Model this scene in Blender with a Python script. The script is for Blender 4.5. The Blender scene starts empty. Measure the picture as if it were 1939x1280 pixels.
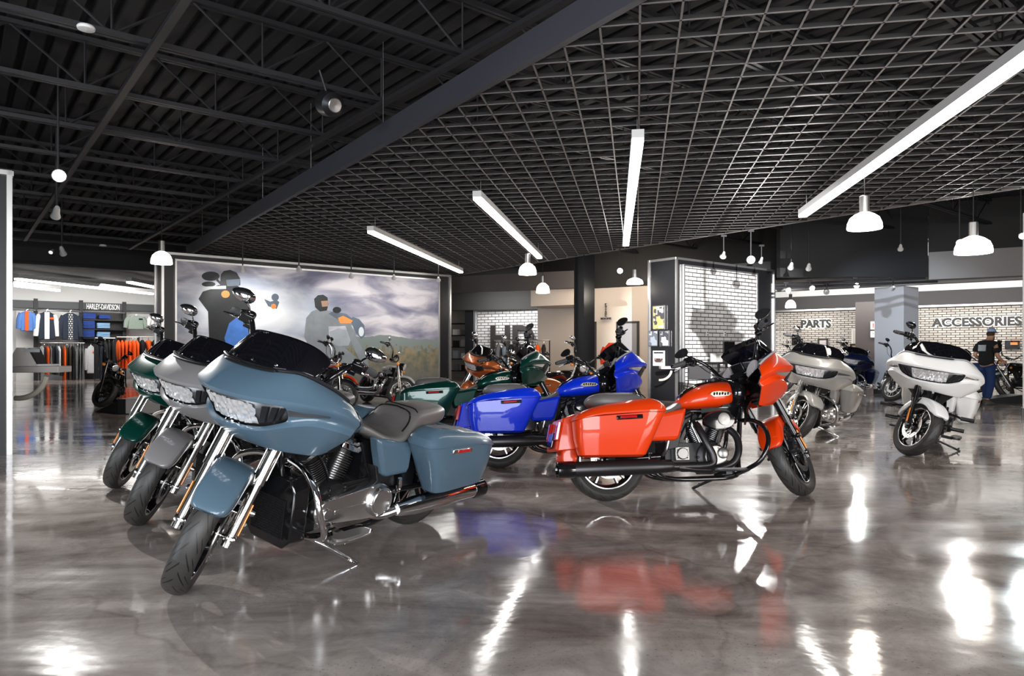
import bpy, bmesh, math, random
from mathutils import Vector, Matrix
S = bpy.context.scene
COL = S.collection
PI = math.pi
R = math.radians
# ------------------------------------------------------------------ camera
FPX, CX, HY, CH = 1325.0, 969.5, 664.0, 1.22
cam_d = bpy.data.cameras.new('camera'); cam = bpy.data.objects.new('camera', cam_d); COL.objects.link(cam)
cam.location = (0, 0, CH); cam.rotation_euler = (R(90), 0, 0)
cam_d.sensor_width = 36; cam_d.lens = FPX/1939*36; cam_d.shift_y = (HY-640)/1939
cam_d.clip_end = 200
S.camera = cam
S.view_settings.view_transform = 'Standard'; S.view_settings.look = 'None'
S.view_settings.gamma = 1; S.view_settings.use_curve_mapping = False
S.view_settings.exposure = 0.4
S.cycles.max_bounces = 5; S.cycles.diffuse_bounces = 3; S.cycles.glossy_bounces = 4; S.cycles.transmission_bounces = 3; S.cycles.caustics_reflective = False; S.cycles.caustics_refractive = False; S.cycles.sample_clamp_indirect = 6
# ------------------------------------------------------------------ daylight from the shop windows behind the camera
W = bpy.data.worlds.new('world'); S.world = W; W.use_nodes = True
bg = W.node_tree.nodes['Background']; bg.inputs[0].default_value = (0.86, 0.93, 1.0, 1); bg.inputs[1].default_value = 0.7
U = Vector((0.7804, 0.6252, 0)); V = Vector((-0.6252, 0.7804, 0)); ANG = math.atan2(U.y, U.x)
def area(name, loc, target, size, power, col=(1,1,1), sy=None):
    d = bpy.data.lights.new(name, 'AREA'); d.energy = power; d.size = size; d.color = col
    if sy: d.shape = 'RECTANGLE'; d.size_y = sy
    o = bpy.data.objects.new(name, d); COL.objects.link(o); o.location = loc
    o.rotation_euler = (Vector(target)-Vector(loc)).to_track_quat('-Z', 'Y').to_euler(); return o
# daylight through the storefront glazing (behind and to both sides of the camera)
area('window_daylight', (-10.0, -4.6, 1.9), (-10.0+.9, 0, 1.5), 6.0, 760, (.84,.92,1), 3.0)
area('window_daylight', (1.0, -4.6, 1.9), (1.0, 0, 1.45), 7.0, 760, (.93,.96,1), 3.0)
area('window_daylight', (11.0, -4.6, 1.9), (10.4, 0, 1.5), 6.0, 640, (1,.95,.90), 3.0)

# ------------------------------------------------------------------ materials
MATS = {}
def mat(name, col=(.5,.5,.5), rough=.5, metal=0.0, coat=0.0, emit=None, es=1.0, alpha=1.0, trans=0.0, spec=.5, bump=0.0, bs=60.0, var=0.0, ior=1.45):
    if name in MATS: return MATS[name]
    m = bpy.data.materials.new(name); m.use_nodes = True; MATS[name] = m
    nt = m.node_tree; b = nt.nodes['Principled BSDF']
    b.inputs['Base Color'].default_value = (*col, 1); b.inputs['Roughness'].default_value = rough
    b.inputs['Metallic'].default_value = metal; b.inputs['Coat Weight'].default_value = coat
    b.inputs['Coat Roughness'].default_value = .03; b.inputs['Specular IOR Level'].default_value = spec
    b.inputs['IOR'].default_value = ior
    b.inputs['Alpha'].default_value = alpha; b.inputs['Transmission Weight'].default_value = trans
    if emit: b.inputs['Emission Color'].default_value = (*emit, 1); b.inputs['Emission Strength'].default_value = es
    if bump or var:
        tc = nt.nodes.new('ShaderNodeTexCoord'); n = nt.nodes.new('ShaderNodeTexNoise'); n.inputs['Scale'].default_value = bs
        n.inputs['Detail'].default_value = 4; nt.links.new(tc.outputs['Object'], n.inputs['Vector'])
        if bump:
            bp = nt.nodes.new('ShaderNodeBump'); bp.inputs['Strength'].default_value = bump; bp.inputs['Distance'].default_value = .01
            nt.links.new(n.outputs['Fac'], bp.inputs['Height']); nt.links.new(bp.outputs[0], b.inputs['Normal'])
        if var:
            mx = nt.nodes.new('ShaderNodeMix'); mx.data_type = 'RGBA'; mx.inputs[6].default_value = (*[c*(1-var) for c in col], 1)
            mx.inputs[7].default_value = (*[min(1, c*(1+var)) for c in col], 1)
            nt.links.new(n.outputs['Fac'], mx.inputs[0]); nt.links.new(mx.outputs[2], b.inputs['Base Color'])
    return m
def paint(name, col, flake=0.0, rough=.3):
    m = mat(name, col, rough, flake, .55, spec=.3); return m
CHROME = mat('chrome', (.88,.88,.89), .07, 1)
SATIN = mat('satin_silver', (.62,.61,.6), .3, 1)
ALU = mat('machined_aluminium', (.72,.71,.7), .22, 1)
BLACKG = mat('gloss_black', (.006,.006,.007), .12, 0, .6)
BLACKM = mat('satin_black_metal', (.018,.018,.02), .38, .3)
EXH = mat('exhaust_black', (.045,.043,.045), .36, .8)
RUBBER = mat('rubber', (.022,.021,.02), .55, 0, 0, bump=.1, bs=200)
GRIPM = mat('grip_rubber', (.06,.06,.062), .6)
SEATM = mat('seat_vinyl', (.12,.112,.108), .38, 0, 0, spec=.6, bump=.08, bs=350)
LENS = mat('headlight_reflector', (.95,.96,.98), .16, .65, .5)
GLASSC = mat('clear_lens', (1,1,1), .02, 0, 0, trans=1, ior=1.2)
BEZEL = mat('headlight_bezel', (.10,.10,.105), .3, .4)
AMBER = mat('amber_reflector', (.95,.28,.02), .2, 0, .5)
REDL = mat('red_lens', (.5,.005,.01), .12, 0, 1)
SMOKE = mat('smoked_windshield', (.004,.004,.006), .05, 0, .8)
FINB = mat('engine_black', (.02,.02,.021), .4, .4)
FINE = mat('fin_edge', (.30,.30,.30), .35, 1)
BRASS = mat('brass_fitting', (.6,.42,.16), .3, 1)
SPEAK = mat('speaker_grey', (.36,.35,.36), .5)
WHITEP = mat('white_plastic', (.8,.8,.79), .5)
SCREEN = mat('dark_screen', (.01,.01,.012), .1)
DKBADGE = mat('badge_metal', (.55,.5,.42), .25, 1)

def tyre_material():
    m = bpy.data.materials.new('tyre_tread'); m.use_nodes = True; nt = m.node_tree; N = nt.nodes; L = nt.links
    b = N['Principled BSDF']; b.inputs['Roughness'].default_value = .5
    uv = N.new('ShaderNodeUVMap'); sp = N.new('ShaderNodeSeparateXYZ'); L.new(uv.outputs[0], sp.inputs[0])
    def M(op, a, c=None, v=None, w=None):
        n = N.new('ShaderNodeMath'); n.operation = op
        if a is not None: L.new(a, n.inputs[0])
        if c is not None: L.new(c, n.inputs[1])
        if v is not None: n.inputs[1].default_value = v
        if w is not None: n.inputs[2].default_value = w
        return n.outputs[0]
    vv = M('SUBTRACT', sp.outputs[1], v=.5); av = M('ABSOLUTE', vv)
    bend = M('MULTIPLY', av, v=5.5)
    u = M('MULTIPLY', sp.outputs[0], v=20.0)
    half = M('MULTIPLY', M('GREATER_THAN', vv, v=0.0), v=.5)
    ph = M('FRACT', M('ADD', M('ADD', u, bend), half))
    g1 = M('LESS_THAN', ph, v=.125)
    zone = M('MULTIPLY', M('GREATER_THAN', av, v=.015), M('LESS_THAN', av, v=.17))
    groove = M('MULTIPLY', g1, zone)
    ph2 = M('FRACT', M('ADD', M('ADD', u, M('MULTIPLY', av, v=5.5)), M('ADD', half, v=.5)))
    g2 = M('MULTIPLY', M('LESS_THAN', ph2, v=.09), M('MULTIPLY', M('GREATER_THAN', av, v=.13), M('LESS_THAN', av, v=.27)))
    gr = M('MAXIMUM', groove, g2)
    mx = N.new('ShaderNodeMix'); mx.data_type = 'RGBA'; mx.inputs[6].default_value = (.030,.028,.026,1); mx.inputs[7].default_value = (.002,.002,.002,1)
    L.new(gr, mx.inputs[0]); L.new(mx.outputs[2], b.inputs['Base Color'])
    bp = N.new('ShaderNodeBump'); bp.inputs['Strength'].default_value = .8; bp.inputs['Distance'].default_value = .004; bp.invert = True
    L.new(gr, bp.inputs['Height']); L.new(bp.outputs[0], b.inputs['Normal'])
    return m
TYRE = tyre_material()

# ------------------------------------------------------------------ mesh builder
def catmull(pts, n=6, closed=False):
    P = [Vector(p) for p in pts]; out = []; k = len(P); rng = k if closed else k-1
    for i in range(rng):
        if closed: a, b, c, d = P[(i-1)%k], P[i], P[(i+1)%k], P[(i+2)%k]
        else: a, b, c, d = P[max(i-1,0)], P[i], P[i+1], P[min(i+2,k-1)]
        for j in range(n):
            t = j/n
            out.append(.5*((2*b)+(-a+c)*t+(2*a-5*b+4*c-d)*t*t+(-a+3*b-3*c+d)*t**3))
    if not closed: out.append(P[-1])
    return out
class MB:
    def __init__(s): s.v = []; s.f = []; s.m = []; s.uv = None
    def add(s, vs, fs, mi=0):
        o = len(s.v); s.v += [tuple(v) for v in vs]; s.f += [tuple(i+o for i in f) for f in fs]; s.m += [mi]*len(fs); return s
    def box(s, c, d, rot=None, mi=0, taper=1.0):
        x, y, z = d[0]/2, d[1]/2, d[2]/2; t = taper
        vs = [Vector(p) for p in ((-x,-y,-z),(x,-y,-z),(x,y,-z),(-x,y,-z),(-x*t,-y*t,z),(x*t,-y*t,z),(x*t,y*t,z),(-x*t,y*t,z))]
        if rot is not None: vs = [rot @ v for v in vs]
        c = Vector(c)
        return s.add([v+c for v in vs], [(0,3,2,1),(4,5,6,7),(0,1,5,4),(1,2,6,5),(2,3,7,6),(3,0,4,7)], mi)
    def rings(s, rings, caps=True, closed=True, mi=0):
        o = len(s.v); n = len(rings[0])
        for r in rings: s.v += [tuple(p) for p in r]
        for i in range(len(rings)-1):
            for j in range(n if closed else n-1):
                k = (j+1)%n; s.f.append((o+i*n+j, o+i*n+k, o+(i+1)*n+k, o+(i+1)*n+j)); s.m.append(mi)
        if caps:
            s.f.append(tuple(o+j for j in reversed(range(n)))); s.f.append(tuple(o+(len(rings)-1)*n+j for j in range(n))); s.m += [mi, mi]
        return s
    def tube(s, pts, r, seg=10, smooth=5, caps=True, mi=0, closed=False):
        P = catmull(pts, smooth, closed) if smooth else [Vector(p) for p in pts]
        m = len(P); rr = r if isinstance(r, (list, tuple)) else None; rs = []
        up = Vector((0,0,1)); prev = None
        for i, p in enumerate(P):
            if closed: t = (P[(i+1)%m]-P[i-1])
            else: t = (P[min(i+1,m-1)]-P[max(i-1,0)])
            t.normalize()
            if prev is None:
                a = t.orthogonal().normalized()
            else:
                a = (prev - t*prev.dot(t)); a = a.normalized() if a.length > 1e-6 else t.orthogonal().normalized()
            prev = a; b = t.cross(a)
            if rr: q = i/(m-1)*(len(rr)-1); k = min(int(q), len(rr)-2); ra = rr[k]+(rr[k+1]-rr[k])*(q-k)
            else: ra = r
            rs.append([p+(a*math.cos(2*PI*j/seg)+b*math.sin(2*PI*j/seg))*ra for j in range(seg)])
        if closed: rs.append(rs[0]); return s.rings(rs, False, True, mi)
        return s.rings(rs, caps, True, mi)
    def lathe(s, prof, c=(0,0,0), axis='y', seg=32, mi=0, arc=None):
        # prof: (distance along the axis, radius)
        c = Vector(c); ax = {'x':Vector((1,0,0)),'y':Vector((0,1,0)),'z':Vector((0,0,1))}.get(axis) if isinstance(axis, str) else Vector(axis).normalized()
        a = ax.orthogonal().normalized() if not isinstance(axis, str) else {'x':Vector((0,1,0)),'y':Vector((0,0,1)),'z':Vector((1,0,0))}[axis]
        b = ax.cross(a); rs = []
        for h, r in prof:
            rs.append([c+ax*h+(a*math.cos(2*PI*j/seg)+b*math.sin(2*PI*j/seg))*r for j in range(seg)])
        return s.rings(rs, True, True, mi)
    def prism(s, poly, t0, t1, plane='xz', mi=0, inset=0):
        # polygon in a plane, extruded along the third axis from t0 to t1
        def mk(p, t): return {'xz':(p[0],t,p[1]),'xy':(p[0],p[1],t),'yz':(t,p[0],p[1])}[plane]
        r0 = [mk(p,t0) for p in poly]; r1 = [mk(p,t1) for p in poly]
        return s.rings([r0, r1], True, True, mi)
    def sphere(s, c, r, seg=16, rot=None, mi=0):
        rr = r if isinstance(r, (tuple, list)) else (r,r,r); c = Vector(c); rings = []
        h = seg//2
        for i in range(h+1):
            th = PI*i/h; st = max(math.sin(th), 1e-3)
            ring = [Vector((rr[0]*st*math.cos(2*PI*j/seg), rr[1]*st*math.sin(2*PI*j/seg), rr[2]*math.cos(th))) for j in range(seg)]
            if rot is not None: ring = [rot @ p for p in ring]
            rings.append([p+c for p in ring])
        return s.rings(rings, True, True, mi)
    def xf(s, f):
        s.v = [tuple(f(Vector(v))) for v in s.v]; return s
    def mesh(s, name, angle=35):
        me = bpy.data.meshes.new(name); me.from_pydata(s.v, [], s.f)
        bm = bmesh.new(); bm.from_mesh(me); bmesh.ops.recalc_face_normals(bm, faces=bm.faces); bm.to_mesh(me); bm.free()
        me.polygons.foreach_set('material_index', s.m)
        n = max(s.m)+1 if s.m else 1
        for i in range(n): me.materials.append(None)
        if s.uv:
            l = me.uv_layers.new(name='UVMap')
            for lp in me.loops: l.data[lp.index].uv = s.uv[lp.vertex_index]
        me.shade_smooth(); me.set_sharp_from_angle(angle=R(angle)); me.update()
        return me
def link(name, me, mats, parent=None, loc=None, rot=None):
    o = bpy.data.objects.new(name, me); COL.objects.link(o)
    mats = mats if isinstance(mats, (list, tuple)) else [mats]
    for i, sl in enumerate(o.material_slots): sl.link = 'OBJECT'; sl.material = mats[min(i, len(mats)-1)]
    if parent is not None: o.parent = parent
    if loc is not None: o.location = loc
    if rot is not None: o.rotation_euler = rot
    return o
def mod(o, kind, **k):
    m = o.modifiers.new(kind.lower(), kind)
    for a, v in k.items(): setattr(m, a, v)
    return o
def bev(o, w=.004, seg=2): return mod(o, 'BEVEL', width=w, segments=seg, limit_method='ANGLE', angle_limit=R(40))
def tag(o, label=None, cat=None, group=None, kind=None):
    if label: o['label'] = label
    if cat: o['category'] = cat
    if group: o['group'] = group
    if kind: o['kind'] = kind
    return o
def empty(name, loc=(0,0,0), rot=(0,0,0)):
    o = bpy.data.objects.new(name, None); COL.objects.link(o); o.location = loc; o.rotation_euler = rot; o.empty_display_size = .1; return o
def at(px, py, Y): return Vector(((px-CX)/FPX*Y, Y, CH+(HY-py)/FPX*Y))
def floorpt(px, py): Y = CH*FPX/(py-HY); return Vector(((px-CX)/FPX*Y, Y, 0))
def sring(x, cy, w, z0, z1, n=3.0, k=24, plane='x'):
    out = []
    for j in range(k):
        a = 2*PI*j/k; c, s_ = math.cos(a), math.sin(a)
        y = cy+w*math.copysign(abs(c)**(2/n), c); z = (z0+z1)/2+(z1-z0)/2*math.copysign(abs(s_)**(2/n), s_)
        out.append((x, y, z))
    return out
# ------------------------------------------------------------------ motorcycles: one touring and one cruiser pattern
STEER = R(44)
AX0 = Vector((1.62, 0, .33)); AXD = Vector((-.50, 0, 1)).normalized()
SM = Matrix.Translation(AX0) @ Matrix.Rotation(STEER, 4, AXD) @ Matrix.Translation(-AX0)
def steer(p): return SM @ p

def tyre(rad, w, rim):
    b = MB(); seg = 64; prof = []; n = 17
    hw = w/2; cr = rad-hw*.62
    # bead, sidewall, crown
    P = [(-hw*.70, rim-.004), (-hw*.82, rim+.012), (-hw*.98, rim+(rad-rim)*.45)]
    for i in range(11):
        a = R(-90+18*i); P.append((hw*math.sin(a)*1.0, cr+(rad-cr)*math.cos(a)))
    P += [(hw*.98, rim+(rad-rim)*.45), (hw*.82, rim+.012), (hw*.70, rim-.004)]
    uv = []; rings = []
    for j in range(seg+1):
        a = 2*PI*j/seg; ring = []
        for i, (h, r) in enumerate(P): ring.append((r*math.cos(a), h, r*math.sin(a)))
        rings.append(ring)
    o = 0; k = len(P)
    for j, rg in enumerate(rings):
        b.v += rg
        for i in range(k): uv.append((j/seg, i/(k-1)))
    for j in range(seg):
        for i in range(k-1):
            b.f.append((j*k+i, j*k+i+1, (j+1)*k+i+1, (j+1)*k+i)); b.m.append(0)
    b.uv = uv; return b
def rim_mesh(r, w, spokes=5, style='alloy'):
    b = MB(); hw = w/2*.72
    def torus_band(prof, mi):
        b.lathe_open = None
        rs = []
        for j in range(49):
            a = 2*PI*j/48; rs.append([(q*math.cos(a), h, q*math.sin(a)) for h, q in prof])
        b.rings(rs, False, True, mi)
    torus_band([(-hw, r), (-hw-.006, r+.004), (-hw-.006, r-.012), (-hw+.012, r-.022), (0, r-.035), (hw-.012, r-.022), (hw+.006, r-.012), (hw+.006, r+.004), (hw, r)], 0)
    for sgn in (-1, 1): torus_band([(sgn*(hw+.007), r+.003), (sgn*(hw+.009), r-.002), (sgn*(hw+.009), r-.009), (sgn*(hw+.006), r-.013)], 1)
    b.lathe([(-.06, .028), (-.058, .05), (-.02, .058), (.02, .058), (.058, .05), (.06, .028)], (0,0,0), 'y', 24, 0)
    b.lathe([(-.085, .014), (.085, .014)], (0,0,0), 'y', 16, 1)
    if style == 'alloy':
        for i in range(spokes):
            a = 2*PI*i/spokes+.3
            for da in (-.17, .17):
                r0, r1 = .045, r-.018
                def P(rr, off, y):
                    aa = a+off; return (rr*math.cos(aa), y, rr*math.sin(aa))
                for (y0, y1, mi) in ((-.016, .016, 0), (.016, .021, 1), (-.021, -.016, 1)):
                    sh = .012 if mi == 0 else .008
                    q0 = [(r0, -.25*(1 if da<0 else -.2)-.1), (r1, da-.05), (r1, da+.05), (r0, .25*(1 if da>0 else -.2)+.1)]
                    if mi: q0 = [(r0+.01, q0[0][1]*.6), (r1-.004, da-.032), (r1-.004, da+.032), (r0+.01, q0[3][1]*.6)]
                    b.rings([[P(rr, off, y0) for rr, off in q0], [P(rr, off, y1) for rr, off in q0]], True, True, mi)
    else:
        for i in range(32):
            a = 2*PI*i/32; s_ = 1 if i%2 else -1; d = .35*(1 if (i//2)%2 else -1)
            b.tube([(.04*math.cos(a+d), s_*.045, .04*math.sin(a+d)), ((r-.02)*math.cos(a), 0, (r-.02)*math.sin(a))], .0035, 5, 0, mi=1)
    return b
def disc(y):
    b = MB()
    rs = []
    for j in range(49):
        a = 2*PI*j/48; rs.append([(q*math.cos(a), h, q*math.sin(a)) for h, q in ((y-.003,.10),(y-.003,.15),(y+.003,.15),(y+.003,.10))])
    b.rings(rs, False, True, 0)
    for i in range(24):
        a = 2*PI*i/24; q = .125+.014*(i%3-1)
        b.lathe([(-.0036,.005),(.0036,.005)], (q*math.cos(a), y, q*math.sin(a)), 'y', 6, 1)
    for i in range(5):
        a = 2*PI*i/5+.2; rot = Matrix.Rotation(-a, 3, 'Y')
        b.box((.078*math.cos(a), y, .078*math.sin(a)), (.07,.006,.02), rot, 1)
    return b
def at_front(b): return b.xf(lambda p: steer(p+AX0))
def at_rear(b): return b.xf(lambda p: p+Vector((0,0,.33)))
def fender(rad, a0, a1, hw, drop, center, n=20, thick=.006, narrow=.75, endr=.0):
    # sheet wrapped over a wheel: ring of cross sections along the arc
    b = MB(); rs = []
    for i in range(n+1):
        t = i/n; a = R(a0+(a1-a0)*t); e = min(t, 1-t)*2; w = hw*(narrow+(1-narrow)*min(1, e*4)**.5); d = drop*min(1, .25+e*2.6)
        sec = []
        K = 12
        for k in range(K+1):
            q = -1+2*k/K; y = w*math.copysign(min(1, abs(q)*1.35)**.9, q)
            dz = 0.018*(1-abs(q)**2) if abs(q) < .72 else -d*((abs(q)-.72)/.28)**1.2
            sec.append((y, rad+dz))
        inner = [(y*.95, r-thick) for y, r in reversed(sec)]
        rs.append([Vector((r*math.cos(a), y, r*math.sin(a)))+center for y, r in sec+inner])
    b.rings(rs, True, True, 0); return b

TP = []      # touring parts: (name, key, parent_key, mesh, roles, label)
def tp(lst, name, mb, roles, parent=None, key=None, label=None, angle=35, bevel=0, sub=0, solid=0):
    lst.append(dict(name=name, key=key or name+str(len(lst)), parent=parent, me=mb.mesh(name, angle), roles=roles, label=label, bevel=bevel, sub=sub, solid=solid))
# --- wheels
tp(TP, 'front_wheel', at_front(rim_mesh(.243, .12)), ['wheel', 'lip'], key='fw', angle=30)
tp(TP, 'tire', at_front(tyre(.335, .13, .243)), ['tyre'], 'fw', angle=60)
for y in (-.075, .075): tp(TP, 'brake_disc', at_front(disc(y)), ['disc', 'black'], 'fw', label='steel brake disc')
tp(TP, 'rear_wheel', at_rear(rim_mesh(.235, .16)), ['wheel', 'lip'], key='rw', angle=30)
tp(TP, 'tire', at_rear(tyre(.33, .18, .235)), ['tyre'], 'rw', angle=60)
tp(TP, 'brake_disc', at_rear(disc(-.095)), ['disc', 'black'], 'rw')
# --- fork
def leg_pt(z, y, fwd=0): t = (z-.33)/AXD.z; p = AX0+AXD*t; return Vector((p.x+fwd, y, p.z))
fk = MB()
fk.tube([leg_pt(.86,-.115), leg_pt(.86,.115)], .03, 10, 0); fk.tube([leg_pt(.33,-.13), leg_pt(.33,.13)], .012, 12, 0)
fk.xf(steer)
tp(TP, 'fork', fk, ['black'], key='fork')
for y in (-.13, .13):
    l = MB(); l.tube([leg_pt(.60,y), leg_pt(.93,y)], .036, 20, 0)
    for k in range(10):
        a = 2*PI*k/10; off = Vector((math.cos(a)*.036*.9, math.sin(a)*.036, 0)); l.tube([leg_pt(.63,y)+off, leg_pt(.93,y)+off], .004, 5, 0)
    l.tube([leg_pt(.29,y), leg_pt(.62,y)], .029, 18, 0); l.tube([leg_pt(.595,y), leg_pt(.61,y)], .037, 20, 0)
    l.tube([leg_pt(.30,y,-.02), leg_pt(.60,y,-.012)], .012, 8, 0)
    l.lathe([(-.03,.024),(-.02,.03),(.02,.03),(.03,.024)], leg_pt(.33,y), 'y', 16)
    l.lathe([(-.02,.016),(0,.022),(.028,.016)], leg_pt(.46,y,-.02)+Vector((0, .03*math.copysign(1,y), 0)), 'y', 12)
    l.xf(steer); tp(TP, 'fork_leg', l, ['fork'], 'fork', angle=50)
    r = MB(); q = math.copysign(1, y); D = leg_pt(.50,y,.0)-leg_pt(.34,y,.0); rot = Vector((0,0,1)).rotation_difference(D).to_matrix()
    r.box((leg_pt(.43,y)+Vector((.004, .031*q, 0))), (.022,.008,.17), rot); r.xf(steer)
    tp(TP, 'side_reflector', r, ['amber'], 'fork', bevel=.003, label='amber strip reflector')
    c = MB(); c.box(AX0+Vector((-.135, y*.72, .05)), (.05,.05,.13), Matrix.Rotation(R(25),3,'Y')); c.box(AX0+Vector((-.10, y*.8, .03)), (.10,.02,.05))
    for zz in (.01,.06,.1): c.lathe([(-.03,.014),(.03,.014)], AX0+Vector((-.14,y*.85,zz)), 'y', 10)
    c.xf(steer); tp(TP, 'brake_caliper', c, ['metal'], 'fork', bevel=.006)
tp(TP, 'front_fender', fender(.355, 42, 176, .102, .075, AX0).xf(steer), ['paint'], key='ff', angle=60, sub=1)
for y in (-1, 1):
    br = MB(); br.tube([AX0+Vector((-.10,y*.092,.33)), AX0+Vector((-.12,y*.11,.26)), leg_pt(.58,y*.118)], .012, 8, 3)
    br.tube([AX0+Vector((-.25,y*.08,.18)), AX0+Vector((-.16,y*.10,.20)), leg_pt(.5,y*.112)], .010, 8, 3)
    br.xf(steer); tp(TP, 'fender_bracket', br, ['fork'], 'ff')

# --- fairing
ROWS = [
 [(1.455,0,1.172),(1.450,.09,1.173),(1.430,.185,1.177),(1.385,.272,1.182),(1.315,.325,1.150),(1.22,.368,1.095),(1.145,.390,1.040)],
 [(1.530,0,1.125),(1.525,.095,1.126),(1.498,.195,1.130),(1.435,.297,1.132),(1.345,.362,1.115),(1.225,.405,1.075),(1.135,.420,1.015)],
 [(1.585,0,1.080),(1.578,.10,1.080),(1.545,.205,1.082),(1.475,.31,1.082),(1.370,.390,1.070),(1.245,.440,1.040),(1.13,.440,.985)],
 [(1.612,0,1.055),(1.603,.10,1.055),(1.568,.210,1.056),(1.495,.32,1.060),(1.385,.405,1.045),(1.250,.448,1.015),(1.125,.442,.970)],
 [(1.605,0,1.035),(1.596,.10,1.035),(1.560,.210,1.034),(1.485,.32,1.034),(1.375,.400,1.025),(1.245,.438,1.000),(1.12,.432,.958)],
 [(1.532,0,.930),(1.522,.09,.931),(1.488,.183,.940),(1.424,.280,.972),(1.332,.354,.990),(1.222,.404,.972),(1.125,.410,.940)],
 [(1.560,0,.916),(1.549,.095,.917),(1.513,.195,.926),(1.450,.296,.953),(1.358,.372,.966),(1.242,.422,.945),(1.14,.418,.918)],
 [(1.520,0,.880),(1.508,.08,.879),(1.470,.165,.882),(1.405,.245,.890),(1.320,.310,.890),(1.235,.352,.880),(1.165,.362,.868)],
 [(1.44,0,.842),(1.432,.07,.840),(1.40,.135,.832),(1.35,.195,.825),(1.285,.240,.818),(1.235,.270,.815),(1.19,.285,.818)],
]
def fair_map(p):
    x, y, z = p; z2 = z if z > 1.05 else 1.05-(1.05-z)*1.36
    return (x+.01, y*1.12+(.02*(y/.44)*max(0,(1.35-x)/.22) if z > .9 else 0), z2+.004)
ROWS = [[fair_map(p) for p in r] for r in ROWS]
def row_pts(row, sub=3):
    half = catmull(row, sub)
    return [Vector((p.x,-p.y,p.z)) for p in reversed(half[1:])]+half
RP = [row_pts(r) for r in ROWS]; NC = len(RP[0]); MID = NC//2
fair = MB(); fair.v = [tuple(p) for r in RP for p in r]
for i in range(len(RP)-1):
    for j in range(NC-1):
        if i == 4 and abs((j+.5)-MID) < 9: continue       # headlamp opening
        fair.f.append((i*NC+j, i*NC+j+1, (i+1)*NC+j+1, (i+1)*NC+j)); fair.m.append(0)
tp(TP, 'fairing', fair, ['paint'], key='fair', angle=50, sub=2, solid=.007)
_me = TP[-1]['me']; _at = _me.attributes.new('crease_edge', 'FLOAT', 'EDGE')
for e in _me.edges:
    a_, b_ = (i//NC for i in e.vertices)
    _at.data[e.index].value = {3: .75, 6: .7, 5: .3}.get(a_, 0) if a_ == b_ else 0
# vent scoop on the hood: recessed panel under the windshield
vp = MB(); q = []
for t in (.08, .5, .86):
    row = [a.lerp(b_, t) for a, b_ in zip(RP[0], RP[1])]; q.append(row)
J = [MID-5, MID-3, MID, MID+3, MID+5]
lift = Vector((.006, 0, .008))
vs = [q[0][j]+lift for j in J]+[q[2][j]+lift*.4 for j in J[1:4]]
vent = MB()
for (a0, a1) in ((0, 1),):
    top = [q[0][j]+Vector((.012,0,.016)) for j in range(MID-6, MID+7)]; bot = [q[0][j]+Vector((.03,0,.002)) for j in range(MID-6, MID+7)]
    vent.rings([[a, b_, b_+Vector((-.02,0,-.01)), a+Vector((-.02,0,-.006))] for a, b_ in zip(top, bot)], True, True)
tp(TP, 'vent_trim', vent, ['trimdark'], 'fair', angle=40, sub=1)
# headlamp: bezel, reflector bar, clear lens
def band(i0, i1, j0, j1, t0, t1, push, nseg=1, tj=0):
    rws = []
    for s_ in range(nseg+1):
        t = t0+(t1-t0)*s_/nseg
        rws.append([RP[i0][j].lerp(RP[i1][j], t)+Vector((push,0,0)) for j in range(j0, j1+1)])
    return rws
bz = MB(); rw = band(4, 5, MID-9, MID+9, -.02, 1.02, -.022); bz.rings(rw, False, False)
for a, b_ in ((0, 0), (-1, 1)):
    pass
tp(TP, 'headlight_bezel', bz, ['bezel'], 'fair', angle=50, solid=.004)
hl = MB(); random.seed(3); g = []
rr_ = band(4, 5, MID-5, MID+5, .10, .92, -.012, 7)
for k, rw_ in enumerate(rr_):
    fine = []
    for a, b_ in zip(rw_[:-1], rw_[1:]):
        fine += [a.lerp(b_, s_/3) for s_ in range(3)]
    fine.append(rw_[-1])
    g.append([p+Vector((random.uniform(-.009,.006), 0, random.uniform(-.003,.003))) for p in fine])
hl.rings(g, False, False)
tp(TP, 'headlight', hl, ['lens'], 'fair', key='hl', angle=1, label='clear faceted headlight strip')
for sgn in (-1, 1):
    for k, (ja, jb) in enumerate(((5.4, 6.1), (6.5, 7.1), (7.4, 7.8))):
        v = MB(); fa = int(ja); 
        def PP(j, t):
            jj = MID+sgn*j; f0 = int(math.floor(jj)); fr = jj-f0
            a = RP[4][f0].lerp(RP[4][min(f0+1,NC-1)], fr); b_ = RP[5][f0].lerp(RP[5][min(f0+1,NC-1)], fr); return a.lerp(b_, t)
        r0 = [PP(ja+.9,.12), PP(jb+.9,.12), PP(jb,.85), PP(ja,.85)]
        v.rings([[p+Vector((-.016,0,0)) for p in r0], [p+Vector((-.004,0,0)) for p in r0]], True, True)
        tp(TP, 'vent_blade', v, ['trimdark'], 'fair')
    # slim running light slot reaching back along the side
    v = MB(); pts = [PP(9.1,.22), PP(13.6,.30), PP(13.6,.55), PP(9.1,.66)]
    out = Vector((.01, sgn*.004, 0)); v.rings([[p-out*.8 for p in pts], [p+out*.3 for p in pts]], True, True)
    tp(TP, 'running_light', v, ['runner'], 'fair', angle=30)
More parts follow.
